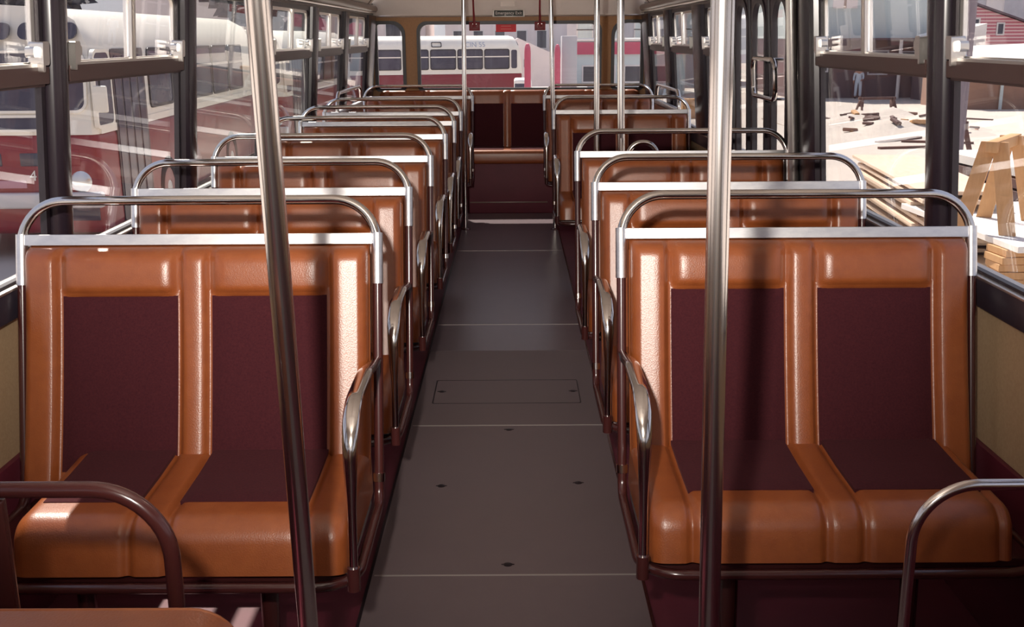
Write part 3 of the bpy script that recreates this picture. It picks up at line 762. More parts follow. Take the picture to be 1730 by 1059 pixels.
def bus(loc, rz, label, length=9.6, number=None, side_word=None, zs=1.0):
    """front at local y=0 facing -y, tyres at z=0"""
    root = empty('bus', loc, rz); hw = 1.22
    def prof(zlist): return zlist
    # lower body
    bm = NEW(); box(bm, (-hw, 0.0, 0.30), (hw, length, 1.50), 0.10, 4)
    low = build('lower_body', bm, BUSRED, root)
    # upper body: rounded roof, leaning windscreen
    sec = [(-hw, 1.46), (-hw, 1.75), (-hw, 2.45), (-hw + 0.16, 2.74), (-hw + 0.42, 2.88), (0, 2.93), (hw - 0.42, 2.88), (hw - 0.16, 2.74), (hw, 2.45), (hw, 1.75), (hw, 1.46)]
    bm = NEW(); rings = []
    for y, sx, dz in ((0.0, 0.95, -0.0), (0.06, 0.985, 0.0), (0.22, 1.0, 0.0), (length - 0.25, 1.0, 0.0), (length - 0.05, 0.95, -0.03), (length, 0.9, -0.1)):
        rr = []
        for x, z in sec:
            t = max(0, (z - 1.5) / 1.43)
            yy = y + (0.20 * t + 0.30 * max(0, t - 0.75) * 2 if y < 0.3 else 0)
            rr.append(bm.verts.new((x * sx, yy, z + dz * t)))
        rings.append(rr)
    for a, b in zip(rings, rings[1:]):
        for k in range(len(sec) - 1): bm.faces.new((a[k], a[k + 1], b[k + 1], b[k]))
    bm.faces.new(rings[0][::-1]); bm.faces.new(rings[-1])
    for a, b in zip(rings, rings[1:]): bm.faces.new((a[0], b[0], b[-1], a[-1]))
    up = build('upper_body', bm, BUSCREAM, root, smooth=50)
    # front: fn maps (x, z) on the leaning front
    def ff(u, v, d):
        t = max(0, (v - 1.5) / 1.43); return (u, 0.20 * t + 0.30 * max(0, t - 0.75) * 2 + d, v)
    def pan(x0, x1, z0, z1, r, name='windscreen', m=BUSGLASS, par=root, fr=True):
        if fr:
            bm = NEW(); ring(bm, rrect(x0 - 0.03, x1 + 0.03, z0 - 0.03, z1 + 0.03, r + 0.03), rrect(x0, x1, z0, z1, r), -0.028, 0.03, ff); o = build(name, bm, BUSCREAM, par)
            bm = NEW(); slab(bm, rrect(x0 - 0.004, x1 + 0.004, z0 - 0.004, z1 + 0.004, r), -0.014, 0.03, ff); build('pane', bm, m, o); return o
        bm = NEW(); slab(bm, rrect(x0, x1, z0, z1, r), -0.014, 0.03, ff); return build(name, bm, m, par)
    pan(-1.10, -0.04, 1.74, 2.38, 0.10); pan(0.04, 1.10, 1.74, 2.38, 0.10)
    pan(-1.00, -0.05, 1.53, 1.66, 0.05, 'lower_window'); pan(0.05, 0.86, 1.53, 1.66, 0.05, 'lower_window')
    for a, b in ((-1.04, -0.42), (-0.34, 0.28), (0.38, 1.04)): pan(a, b, 2.53, 2.72, 0.08, 'destination_window', fr=False)
    # headlamps, grilles, bumper
    for x in (-0.98, 0.98):
        bm = NEW(); lathe(bm, [(0, 0.05), (0.06, 0.045), (0.10, 0.025), (0.125, 0.0), (0.125, -0.04), (0, -0.04)], 20, Matrix.Translation((x, 0.0, 0.92)) @ Matrix.Rotation(pi / 2, 4, 'X')); build('headlamp', bm, LAMPGLASS, root)
        bm = NEW(); box(bm, (x - 0.18, -0.008, 0.46), (x + 0.18, 0.02, 0.62), 0.01); build('grille', bm, DARKGLASS, root)
    bm = NEW(); box(bm, (-hw - 0.01, -0.10, 0.62), (hw + 0.01, 0.05, 0.80), 0.03, 3); build('bumper', bm, mat('bumper_grey', (0.62, 0.60, 0.60), 0.5), root)
    for x0, x1 in ((-0.55, 0.10), (0.30, 0.62), (0.80, 1.0)):
        bm = NEW(); box(bm, (x0, -0.01, 1.10), (x1, 0.02, 1.26 if x0 < 0.7 else 1.30), 0.02); build('front_panel', bm, DARKGLASS if x0 < 0.7 else BUSRED, root)
    bm = NEW(); box(bm, (-0.9, -0.008, 0.85), (0.35, 0.02, 0.94), 0.004); build('badge_strip', bm, mat('faded_pink_strip', (0.52, 0.28, 0.33), 0.5), root)
    if number: text('fleet_number', number, 0.17, SIGNWHITE, root, (0.44, -0.015, 0.99), (pi / 2, 0, 0))
    # sides
    for s in (-1, 1):
        def fs(u, v, d, s=s):
            return (s * (hw + d), u, v)
        y = 2.15 if s > 0 else 0.6
        first = True
        if s > 0:                                              # folding door behind the front corner
            d = None
            bm = NEW(); slab(bm, rrect(0.68, 1.95, 0.34, 2.42, 0.05), -0.03, 0.014, fs); d = build('door', bm, DOORM, root)
            for k in range(4):
                a = 0.73 + k * 0.305; bm = NEW(); slab(bm, rrect(a, a + 0.22, 0.55, 2.34, 0.09), 0.0, 0.022, fs); build('pane', bm, BUSGLASS, d)
            bm = NEW(); ring(bm, rrect(0.03, 0.64, 1.52, 2.42, (0.12, 0.14, 0.05, 0.10)), rrect(0.07, 0.60, 1.56, 2.38, (0.10, 0.12, 0.04, 0.08)), -0.03, 0.016, fs); q = build('quarter_window', bm, BUSCREAM, root)
            bm = NEW(); slab(bm, rrect(0.06, 0.61, 1.55, 2.39, (0.10, 0.12, 0.04, 0.08)), -0.03, 0.010, fs); build('pane', bm, BUSGLASS, q)
        else:
            bm = NEW(); slab(bm, rrect(0.24, 0.50, 1.66, 2.38, 0.07), -0.01, 0.014, fs); build('quarter_window', bm, BUSGLASS, root)
        while y + 1.1 < length - 0.2:
            bm = NEW(); ring(bm, rrect(y - 0.02, y + 1.12, 1.63, 2.42, 0.09), rrect(y + 0.02, y + 1.08, 1.67, 2.38, 0.07), -0.01, 0.02, fs); w = build('side_window', bm, RUBBER, root)
            bm = NEW(); slab(bm, rrect(y + 0.01, y + 1.09, 1.66, 2.39, 0.07), -0.01, 0.012, fs); build('pane', bm, BUSGLASS, w)
            bm = NEW(); box(bm, tuple(min(p, q) for p, q in zip(fs(y, 2.10, 0.0), fs(y + 1.1, 2.14, 0.026))), tuple(max(p, q) for p, q in zip(fs(y, 2.10, 0.0), fs(y + 1.1, 2.14, 0.026)))); build('transom', bm, ALUFRAME, w)
            y += 1.20
        bm = NEW(); slab(bm, rrect(0.12, length - 0.12, 1.46, 1.55, 0.01), -0.03, 0.012, fs); build('waist_moulding', bm, BUSCREAM, root)
        for wy in (2.75, length - 2.6):
            M = Matrix.Translation((s * (hw - 0.13), wy, 0.48)) @ Matrix.Rotation(s * pi / 2, 4, 'Y')
            bm = NEW(); lathe(bm, [(0, -0.12), (0.42, -0.12), (0.48, -0.07), (0.48, 0.10), (0.44, 0.135), (0.28, 0.135), (0.27, 0.10), (0, 0.10)], 28, M); wh = build('wheel', bm, TYRE, root)
            bm = NEW(); lathe(bm, [(0, 0.15), (0.09, 0.14), (0.12, 0.115), (0.25, 0.12), (0.27, 0.105), (0, 0.10)], 24, M); build('hub', bm, BUSCREAM, wh)
    bm = NEW(); tube(bm, [(1.18, 0.10, 2.32), (1.34, -0.12, 2.30), (1.34, -0.12, 2.0)], 0.012, 8); mm = build('mirror_arm', bm, RUBBER, root)
    bm = NEW(); box(bm, (1.26, -0.15, 1.72), (1.42, -0.10, 2.02), 0.02); build('mirror', bm, BUSCREAM, mm)
    bm = NEW(); lathe(bm, [(0, 0.03), (0.03, 0.025), (0.045, 0)], 12, Matrix.Translation((-0.55, 0.44, 2.80)) @ Matrix.Rotation(pi / 2, 4, 'X')); build('marker_lamp', bm, STICKER, root)
    tag(root, label, 'bus', 'parked red and cream buses')
    root.scale = (1, 1, zs)
    return root
bus((-6.02, 12.4, gz(12.4)), radians(2), 'red and cream bus facing us outside the second left window, with headlamp and folding door', 9.4, '4')
bus((-6.3, 24.4, gz(24.4)), radians(-1), 'red and cream bus parked behind the nearest one, seen through the rear left side windows', 9.0)
bus((-9.6, 14.0, gz(14.0)), radians(2), 'cream-topped bus beyond the nearest bus, at the left edge of the view', 9.4)
b3 = bus((0.15, 49.6, gz(49.6)), radians(104), 'red and cream bus standing broadside beyond the rear window', 10.5, zs=1.10)
# destination lettering on the side of that bus
text('side_lettering', 'CIN 55', 0.30, mat('blue_grey_ink', (0.30, 0.33, 0.42), 0.7), b3, (-1.235, 2.12, 2.58), (pi / 2 - 0.45, 0, -pi / 2))
bm = NEW(); ring(bm, rrect(3.6, 4.05, 2.50, 2.70, 0.05), rrect(3.63, 4.02, 2.53, 2.67, 0.04), 0.0, 0.02, lambda u, v, d: (-1.235 - d + (v - 2.45) * 0.5, u, v)); build('side_vent', bm, POST, b3)

# --- things standing behind the rear window
def post(loc, h, r, label):
    root = empty('bollard_post', loc)
    bm = NEW(); lathe(bm, [(0, h), (r * 0.5, h - 0.02), (r * 0.85, h - 0.10), (r, h - 0.25), (r, 0), (0, 0)], 18); build('shaft', bm, SIGNRED, root)
    bm = NEW(); lathe(bm, [(0, 0.12), (r + 0.05, 0.12), (r + 0.05, 0), (0, 0)], 18); build('collar', bm, CONCGREY, root)
    tag(root, label, 'post', 'red posts in the yard')
post((0.45, 32.0, gz(32)), 2.68, 0.095, 'red round-topped post standing alone beyond the rear window')
post((1.29, 31.2, gz(32)), 2.66, 0.085, 'red post close against the grey concrete pillar')
bm = NEW(); box(bm, (1.42, 31.4, gz(32) - 0.1), (1.86, 32.0, 1.43), 0.02)
tag(build('concrete_pillar', bm, CONCGREY), 'square grey concrete pillar beyond the rear window', 'pillar')
def truck():
    root = empty('truck', (0.78, 37.0, gz(37)))
    bm = NEW(); box(bm, (-0.72, 0, 0.45), (-0.12, 1.7, 1.55), 0.08, 3); cab = build('cab', bm, ROOFWHITE, root)
    bm = NEW(); box(bm, (-0.70, -0.01, 1.02), (-0.25, 0.1, 1.42), 0.03); build('window', bm, BUSGLASS, cab)
    bm = NEW(); box(bm, (-0.10, 0, 0.70), (1.9, 1.8, 1.22), 0.03); tray = build('tray', bm, ROOFWHITE, root)
    bm = NEW(); box(bm, (0.1, -0.01, 0.86), (1.6, 0.02, 1.10), 0.01); build('side_panel', bm, BLUEGREY, tray)
    bm = NEW(); box(bm, (-0.6, 0.2, 0.40), (1.9, 1.5, 0.70), 0.02); build('chassis', bm, TYRE, root)
    for x in (-0.4, 0.55, 1.5):
        bm = NEW(); lathe(bm, [(0, -0.1), (0.34, -0.1), (0.37, -0.05), (0.37, 0.1), (0.2, 0.12), (0, 0.10)], 20, Matrix.Translation((x, 0.14, 0.37)) @ Matrix.Rotation(pi / 2, 4, 'X')); build('wheel', bm, TYRE, root)
    tag(root, 'small white truck with a flat tray behind the red posts', 'truck')
truck()

def facade(name, x0, x1, y, z0, z1, depth, m, wins, label, roof=None, cat='building', winm=DARKGLASS, framem=FRAMEWHITE, gable=None, rz=0):
    root = empty(name, ((x0 + x1) / 2, y, z0), rz); w = (x1 - x0) / 2; h = z1 - z0
    bm = NEW()
    if gable:
        slab(bm, [(-w, 0), (w, 0)] + [(gx - (x0 + x1) / 2, gzz - z0) for gx, gzz in gable], 0, depth, lambda u, v, d: (u, d, v))
    else: box(bm, (-w, 0, 0), (w, depth, h))
    build('wall', bm, m, root, smooth=0)
    for (a, b, c, d) in wins:
        a -= (x0 + x1) / 2; b -= (x0 + x1) / 2; c -= z0; d -= z0
        bm = NEW(); ring(bm, rrect(a - .08, b + .08, c - .08, d + .08, .01, 1), rrect(a, b, c, d, .01, 1), -0.05, 0.02, lambda u, v, q: (u, q, v)); f = build('window', bm, framem, root)
        bm = NEW(); box(bm, (a, -0.02, c), (b, 0.02, d)); build('pane', bm, winm, f)
    if roof:
        ov, th, rm = roof
        bm = NEW(); box(bm, (-w - ov, -ov, h), (w + ov, depth + ov, h + th), 0.03); build('roof', bm, rm, root)
    tag(root, label, cat); return root
rw = [(x, x + 0.55, z, z + 1.0) for z in (-0.9, 0.75, 2.4, 5.0) for x in (-2.9, -1.7, -0.4, 0.9, 2.1, 3.2)]
facade('apartment_building', -4.0, 3.3, 66, -1.9, 9.0, 8, PINKWALL, [(a - 0.6, b - 0.6, c, d) for a, b, c, d in rw if a < 3.2], 'pale pinkish building with sash windows far beyond the rear window', (0.3, 0.3, ROOFDARK))
# gabled hut in front of that building
facade('gabled_shed', -0.3, 2.6, 56, -1.85, 0.0, 4, PINKWALL, [(0.6, 0.95, -0.1, 0.3)], 'small pale shed with a dark gable roof edge behind the truck', None, 'shed', gable=[(2.6, 0.35), (0.3, 1.35), (-0.3, 1.0)])
facade('shop_building', 3.5, 9.5, 60, -1.9, 1.15, 7, TEAL, [(3.9, 5.6, -1.0, -0.2), (6.2, 8.8, -1.0, -0.2)], 'low pale green shop behind the grey pillar, with a red band along its front', (0.1, 0.15, ROOFWHITE), 'shop')
bm = NEW(); box(bm, (-3.0, -0.14, 2.35), (3.0, -0.02, 3.0)); o = build('sign_band', bm, SIGNRED, bpy.data.objects['shop_building'])
o['label'] = 'red band along the front'
facade('office_block', 3.6, 13.5, 77, -1.9, 9.0, 8, APARTGREY, [(x, x + 1.0, z, z + 1.6) for z in (0.2, 1.9, 5.0) for x in (4.6, 6.6, 8.6, 10.6, 12.2)], 'grey office block far behind the green shop', (0.2, 0.2, ROOFDARK), winm=BLUEGREY)
facade('terrace_house', -24.0, -5.5, 70, -1.9, 7.0, 8, PINKWALL, [(x, x + 0.9, z, z + 1.4) for z in (-0.6, 1.2, 4.2) for x in (-23, -20, -17, -14, -11, -8)], 'pale terrace far behind the parked buses', (0.3, 0.3, ROOFDARK), 'building')
bm = NEW(); box(bm, (-0.55, -0.3, 0), (0.55, 0.3, 0.72), 0.01)
o = build('timber_crate', bm, WOOD, None, (6.95, 41.0, gz(41)), 0); tag(o, 'brown timber crate beyond the rear right corner window', 'crate')

# --- right-hand side of the yard
def ww(items): return items
gb = facade('workshop', 14.6, 23.2, 57, -1.82, 1.22, 9, SHADEWALL, [(18.6, 19.5, -0.55, 0.55), (20.3, 21.1, -0.45, 0.5), (21.7, 22.6, -0.4, 0.5), (15.2, 16.4, -0.4, 0.6)],
            'workshop with a shade-darkened brown lower wall, white-framed windows and a blue-grey upper storey across the yard', None, 'workshop', framem=APARTGREY)
bm = NEW(); slab(bm, [(-4.3, 3.04), (4.3, 3.04), (4.3, 4.4), (2.9, 5.4), (0.4, 7.6), (-4.3, 7.6)], 0.15, 8.8, lambda u, v, d: (u, d, v)); build('upper_storey', bm, BLUEGREY, gb, smooth=0)
bm = NEW(); box(bm, (-4.5, -0.9, 2.96), (4.5, 0.16, 3.06)); build('eave', bm, ROOFDARK, gb)
bm = NEW(); box(bm, (-2.35, 0.08, 4.55), (-1.1, 0.2, 6.0)); u_ = build('upper_window', bm, PINKWALL, gb)
bm = NEW(); box(bm, (-1.80, 0.05, 4.55), (-1.68, 0.1, 6.0)); box(bm, (-2.35, 0.05, 5.2), (-1.1, 0.1, 5.28)); build('glazing_bar', bm, BRICKBROWN, u_)
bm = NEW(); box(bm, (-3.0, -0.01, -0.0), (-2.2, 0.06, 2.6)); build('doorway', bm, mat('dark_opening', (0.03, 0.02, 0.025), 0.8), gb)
for x in (-3.35, 1.02):
    bm = NEW(); tube(bm, [(x, -0.75, 0), (x, -0.75, 2.97)], 0.09, 10); build('verandah_post', bm, FRAMEWHITE, gb)
# white lean-to
ws_ = facade('white_shed', 20.5, 22.6, 52.5, -1.80, 0.70, 3.4, SHADEWALL, [], 'small shed with a dark lower wall and white upper wall beside the workshop', None, 'shed')
bm = NEW(); slab(bm, [(-1.05, 2.5), (1.05, 2.5), (1.05, 3.7), (-1.05, 3.15)], 0, 3.4, lambda u, v, d: (u, d, v)); build('upper_wall', bm, ROOFWHITE, ws_, smooth=0)
# red weatherboard house and the grey block behind it
facade('weatherboard_house', 25.3, 33.0, 62, -1.85, 1.2, 7, REDBOARD, [(25.6, 26.2, 1.35, 2.2), (27.3, 27.6, 1.4, 1.95)], 'red weatherboard house with a sloping roof at the right edge of the view', None, 'house', gable=[(33.0, 0.6), (25.3, 3.15)])
bm = NEW(); slab(bm, [(-4.0, 5.10), (4.0, 2.42), (4.0, 2.52), (-4.0, 5.20)], -0.25, 7.2, lambda u, v, d: (u, d, v)); build('roof', bm, ROOFDARK, bpy.data.objects['weatherboard_house'], smooth=0)
facade('apartment_block', 27.0, 48.0, 84, -1.9, 9.0, 8, APARTGREY, [(x, x + 1.2, z, z + 1.3) for z in (2.6, 5.0) for x in (33, 36, 39, 42)], 'grey apartment block behind the red weatherboard house', None, winm=FRAMEWHITE)
sh = facade('long_shed', 19.2, 27.0, 46, -1.78, -0.05, 5, BRICKBROWN, [], 'low brown boarded shed with a white roof at the right edge of the view', None, 'shed')
bm = NEW(); slab(bm, [(-0.5, 1.72), (5.6, 1.72), (5.6, 1.86), (-0.5, 1.86)], 0, 0, lambda u, v, d: (u, d, v)); bm.free()
bm = NEW()
V = [bm.verts.new(p) for p in ((-4.1, -0.4, 1.70), (4.1, -0.4, 1.70), (4.1, 5.2, 2.75), (-4.1, 5.2, 2.45), (-4.1, -0.4, 1.82), (4.1, -0.4, 1.82), (4.1, 5.2, 2.87), (-4.1, 5.2, 2.57))]
for f in ((0, 1, 2, 3), (4, 7, 6, 5), (0, 4, 5, 1), (1, 5, 6, 2), (2, 6, 7, 3), (3, 7, 4, 0)): bm.faces.new([V[k] for k in f])
build('roof', bm, ROOFWHITE, sh, smooth=0)
bm = NEW(); tube(bm, [(-2.45, -0.12, 0), (-2.45, -0.12, 1.72)], 0.07, 10); build('downpipe', bm, BLUEGREY, sh)
# utility pole
bm = NEW(); tube(bm, [(0, 0, 0), (0, 0, 4), (0, 0, 9)], [0.18, 0.17, 0.15], 18)
tag(build('utility_pole', bm, POLEWOOD, None, (9.47, 23, gz(23))), 'thick weathered grey timber pole in the yard beyond the right window post', 'pole')

def trestle(loc, rz, L, h, sp, m, label, leg_w=0.09, gusset=True):
    root = empty('trestle', loc, rz)
    bm = NEW(); box(bm, (-L / 2, -0.05, h - 0.10), (L / 2, 0.05, h), 0.004); build('top_rail', bm, m, root)
    for sx in (-1, 1):
        for sy in (-1, 1):
            bm = NEW()
            a = Vector((sx * (L / 2 - 0.12), sy * 0.045, h - 0.01)); b = Vector((sx * (L / 2 - 0.02), sy * sp, 0))
            d = (b - a).normalized(); x = Vector((0, 1, 0)) * (leg_w / 2); y_ = Vector((1, 0, 0)) * 0.02
            vs = [bm.verts.new(p + q * x + r * y_) for p in (a, b) for q, r in ((-1, -1), (1, -1), (1, 1), (-1, 1))]
            for f in ((0, 1, 2, 3), (4, 5, 6, 7), (0, 1, 5, 4), (1, 2, 6, 5), (2, 3, 7, 6), (3, 0, 4, 7)): bm.faces.new([vs[k] for k in f])
            build('leg', bm, m, root, smooth=0)
        if not gusset: continue
        bm = NEW(); box(bm, (sx * (L / 2 - 0.12) - 0.03, -0.16, h - 0.36), (sx * (L / 2 - 0.12) + 0.03, 0.16, h - 0.10), 0.003); build('gusset', bm, m, root)
    tag(root, label, 'trestle', 'timber trestles in the yard')
    return root
trestle((4.62, 10.1, -0.36), radians(54), 1.0, 0.84, 0.21, WOOD, 'orange timber trestle on a board beside the bus, at the right edge of the view', leg_w=0.14, gusset=False)
trestle((13.95, 41.5, gz(41.5)), radians(8), 1.5, 0.72, 0.32, WOODDARK, 'dark trestle standing far off in the middle of the yard', leg_w=0.12)
trestle((10.2, 24.6, gz(24.6)), radians(70), 1.1, 0.95, 0.30, WOODDARK, 'dark trestle half hidden behind the grey timber pole')
# lumber beside the bus
def plank(loc, size, rz, m, label, group, rx=0):
    bm = NEW(); box(bm, (-size[0] / 2, -size[1] / 2, 0), (size[0] / 2, size[1] / 2, size[2]), 0.004, 1)
    o = build('plank', bm, m, None, loc, 0); o.rotation_euler = (rx, 0, rz)
    return tag(o, label, 'plank', group)
ordw = ['bottom', 'second', 'third', 'fourth', 'fifth', 'sixth', 'seventh', 'eighth', 'ninth', 'tenth', 'eleventh', 'twelfth', 'topmost']
z = gz(11)
for k in range(12):
    plank((5.04 + 0.02 * (k % 3) - 0.02 * k, 12.75 + 0.16 * sin(k * 2.3), z), (0.85, 3.3 + 0.25 * sin(k * 1.3), 0.040), radians(-6 + 0.6 * sin(k * 1.7)), WOODPALE,
          'pale board in the striped lumber stack beyond the right window, %s from the ground' % ordw[k] if k < 11 else 'topmost pale board of the striped lumber stack beyond the right window', 'boards of the striped lumber stack')
    z += 0.040
    if k < 11:
        for yy in (-1.5, 0.0, 1.5):
            bm = NEW(); box(bm, (-0.38, -0.03, 0), (0.38, 0.03, 0.042))
            o = build('sticker_batten', bm, WOODDARK, None, (5.05 - 0.02 * k + 0.105 * yy, 12.75 + yy * 0.9, z), 0); tag(o, 'dark batten between the boards of the striped lumber stack', 'batten', 'battens in the striped lumber stack')
        z += 0.042
z = gz(13.6)
for k in range(7):
    plank((7.25, 13.9 + 0.03 * sin(k * 3), z), (2.4, 2.3, 0.115), radians(4 + 0.5 * sin(k)), WOODDARK if k < 6 else ROOFWHITE,
          ('dark wide board in the stack behind the orange trestle, %s from the ground' % ordw[k]) if k < 6 else 'white topmost board on the dark stack behind the orange trestle', 'boards of the dark stack')
    z += 0.115 + (0.03 if k < 6 else 0)
    if k < 6:
        for xx in (-1.0, 1.0):
            bm = NEW(); box(bm, (-0.04, -1.1, 0), (0.04, 1.1, 0.03)); o = build('sticker_batten', bm, WOODDARK, None, (7.25 + xx, 13.9, z - 0.03), 0); tag(o, 'thin dark batten inside the dark board stack', 'batten', 'battens in the dark stack')
# board table carrying the trestle, on a pile of crossed offcuts
plank((4.98, 10.35, -0.42), (1.35, 2.5, 0.058), radians(3), ROOFWHITE, 'white board the orange trestle stands on', 'white boards under the trestle')
z = -0.42; k = 0
while z - 0.066 > gz(9.4) - 0.001:
    z -= 0.068; k += 1
    plank((4.50 + 0.012 * sin(k * 2.1), 9.40 + 0.01 * (k % 2), z), (0.36, 0.34, 0.064), radians(6 * sin(k * 1.3)), WOOD, 'short timber offcut under the white board, %s from the top' % (['first', 'second', 'third', 'fourth', 'fifth', 'sixth', 'seventh', 'eighth', 'ninth', 'tenth', 'eleventh'][k - 1]), 'offcuts propping the white board')
    plank((5.35, 11.30, z), (0.36, 0.34, 0.064), radians(4 * sin(k)), WOODDARK, 'dark offcut propping the far corner of the white board', 'offcuts under the far corner')
# rubble and scattered wood
bm = NEW()
rx_, ry_, N_ = 3.0, 5.0, 26
def mound(u, v):
    x, y = u * rx_, v * ry_; q = max(0, 1 - u * u - v * v)
    return (x, y, 0.45 * q ** 1.2 + 0.10 * q * (sin(u * 9 + v * 5) + sin(v * 13 - u * 4)) - 0.01)
sheet(bm, lin(-1, 1, N_), lin(-1, 1, N_), mound, lambda u, v: (u * rx_, v * ry_, -0.06))
o = build('rubble_heap', bm, YARD, None, (12.1, 34.5, gz(34.5)), 60); tag(o, 'low pale heap of rubble in the yard below the far trestle', 'heap', None, 'stuff')
for k in range(30):
    a = random.uniform(-1, 1); b = random.uniform(-1, 1); s = random.uniform(0.10, 0.27)
    x, y, zz = mound(a * 0.75, b * 0.75)
    bm = NEW(); box(bm, (-s, -s * 0.4, 0), (s, s * 0.4, s * 0.45), s * 0.08, 1)
    o = build('timber_offcut', bm, random.choice([WOODDARK, WOODDARK, WOOD, BRICKBROWN]), None, (12.1 + x, 34.5 + y, gz(34.5 + y) + zz - 0.02), 0)
    o.rotation_euler = (random.uniform(-.3, .3), random.uniform(-.3, .3), random.uniform(0, 3)); tag(o, 'brown timber offcut lying on the rubble heap in the yard', 'offcut', 'offcuts on the rubble heap')
for x, y, L, rz in ((10.6, 29.5, 2.2, 0.7), (11.3, 28.6, 1.8, -0.4), (9.9, 27.0, 1.5, 0.2), (16.2, 39.5, 2.8, -0.9), (11.6, 20.5, 2.6, 0.15), (12.9, 20.9, 2.0, -0.2)):
    plank((x, y, gz(y)), (L, 0.14, 0.06), rz, WOODDARK, {10.6: 'loose dark plank lying left of the rubble heap', 11.3: 'loose dark plank lying before the rubble heap', 9.9: 'short dark plank nearest the striped lumber stack', 16.2: 'dark plank leaning away from the far trestle', 11.6: 'dark plank on the ground behind the dark board stack', 12.9: 'dark plank on the ground at the right edge of the yard'}[x], 'loose planks on the ground')

# person in pale overalls at the workshop door
def person(loc, rz):
    root = empty('person', loc, rz)
    def skin(name, chains, m, parent, sub=2):
        me = bpy.data.meshes.new(name); vs, es, rs = [], [], []
        idx = {}
        for ch in chains:
            prev = None
            for p, r in ch:
                key = tuple(round(c, 4) for c in p)
                if key not in idx: idx[key] = len(vs); vs.append(p); rs.append(r)
                i = idx[key]
                if prev is not None and prev != i: es.append((prev, i))
                prev = i
        me.from_pydata(vs, es, []); o = bpy.data.objects.new(name, me); COL.objects.link(o); o.parent = parent
        md = o.modifiers.new('skin', 'SKIN'); sv = me.skin_vertices[0].data
        for i, r in enumerate(rs): sv[i].radius = (r, r) if not isinstance(r, tuple) else r
        sv[0].use_root = True
        o.modifiers.new('sub', 'SUBSURF').levels = sub; o.modifiers['sub'].render_levels = sub
        me.materials.append(m); md.use_smooth_shade = True
        return o
    P0 = (0, 0, 0.95)
    body = [
        [(P0, (0.15, 0.11)), ((0, 0, 1.10), (0.14, 0.10)), ((0, 0, 1.30), (0.17, 0.11)), ((0, 0, 1.42), (0.13, 0.09)), ((0, 0, 1.48), 0.055), ((0, -0.01, 1.54), 0.058), ((0, -0.015, 1.60), (0.075, 0.09)), ((0, -0.01, 1.68), (0.075, 0.092)), ((0, -0.005, 1.73), 0.05)],
        [(P0, 0.15), ((0.10, 0, 0.88), 0.095), ((0.12, -0.02, 0.50), 0.062), ((0.13, 0.01, 0.09), 0.042), ((0.14, -0.12, 0.035), 0.036)],
        [(P0, 0.15), ((-0.10, 0, 0.88), 0.095), ((-0.11, 0.0, 0.50), 0.062), ((-0.12, 0.03, 0.09), 0.042), ((-0.13, -0.10, 0.035), 0.036)],
        [((0, 0, 1.42), 0.13), ((0.19, 0, 1.40), 0.062), ((0.25, 0.02, 1.13), 0.046), ((0.17, -0.16, 1.00), 0.034), ((0.13, -0.20, 0.985), 0.03)],
        [((0, 0, 1.42), 0.13), ((-0.19, 0, 1.40), 0.062), ((-0.25, 0.02, 1.13), 0.046), ((-0.26, -0.06, 0.90), 0.034), ((-0.26, -0.07, 0.84), 0.03)]]
    skin('body', body, SKIN, root)
    cl = [
        [(P0, (0.165, 0.125)), ((0, 0, 1.10), (0.155, 0.115)), ((0, 0, 1.30), (0.185, 0.125)), ((0, 0, 1.41), (0.145, 0.10))],
        [(P0, 0.165), ((0.10, 0, 0.88), 0.115), ((0.12, -0.02, 0.50), 0.085), ((0.13, 0.01, 0.10), 0.075)],
        [(P0, 0.165), ((-0.10, 0, 0.88), 0.115), ((-0.11, 0.0, 0.50), 0.085), ((-0.12, 0.03, 0.10), 0.075)],
        [((0, 0, 1.41), 0.14), ((0.19, 0, 1.40), 0.078), ((0.25, 0.02, 1.13), 0.062), ((0.19, -0.13, 1.02), 0.05)],
        [((0, 0, 1.41), 0.14), ((-0.19, 0, 1.40), 0.078), ((-0.25, 0.02, 1.13), 0.062), ((-0.26, -0.05, 0.94), 0.05)]]
    skin('overalls', cl, OVERALL, root)
    bm = NEW(); bmesh.ops.create_uvsphere(bm, u_segments=16, v_segments=10, radius=1.0, matrix=Matrix.Translation((0, 0.015, 1.70)) @ Matrix.Diagonal((0.085, 0.10, 0.075, 1))); build('hair', bm, HAIR, root)
    for s, r in ((0.13, 0), (-0.125, 0.02)):
        bm = NEW(); box(bm, (s - 0.05, -0.17 + r, 0.0), (s + 0.05, 0.08 + r, 0.08), 0.03, 3); build('shoe', bm, TYRE, root)
    h1 = Vector((0.13, -0.20, 0.985)); h2 = Vector((-0.26, -0.07, 0.84))
    for hb, dr in ((h1, Vector((-0.7, -0.7, -0.2)).normalized()), (h2, Vector((0, -0.1, -1)))):
        side = Vector((0, 1, 0)) if abs(dr.z) > .5 else Vector((0, 0, 1))
        for q, l in ((-0.027, .075), (-0.009, .085), (0.009, .08), (0.027, .062)):
            bm = NEW(); a = hb + side * q + dr * 0.02; tube(bm, [a, a + dr * l * .5, a + dr * l * .95 + Vector((0, -0.012, 0))], [0.0095, 0.009, 0.007], 8); build('finger', bm, SKIN, root)
        bm = NEW(); a = hb + side * -0.03; tube(bm, [a, a - side * 0.03 + dr * 0.03, a - side * 0.035 + dr * 0.06], [0.011, 0.010, 0.008], 8); build('thumb', bm, SKIN, root)
    tag(root, 'person in pale blue overalls standing at the workshop doorway', 'person')
person((17.95, 56.5, gz(56)), radians(-10)); bpy.data.objects['person'].scale = (0.95, 0.95, 0.95)

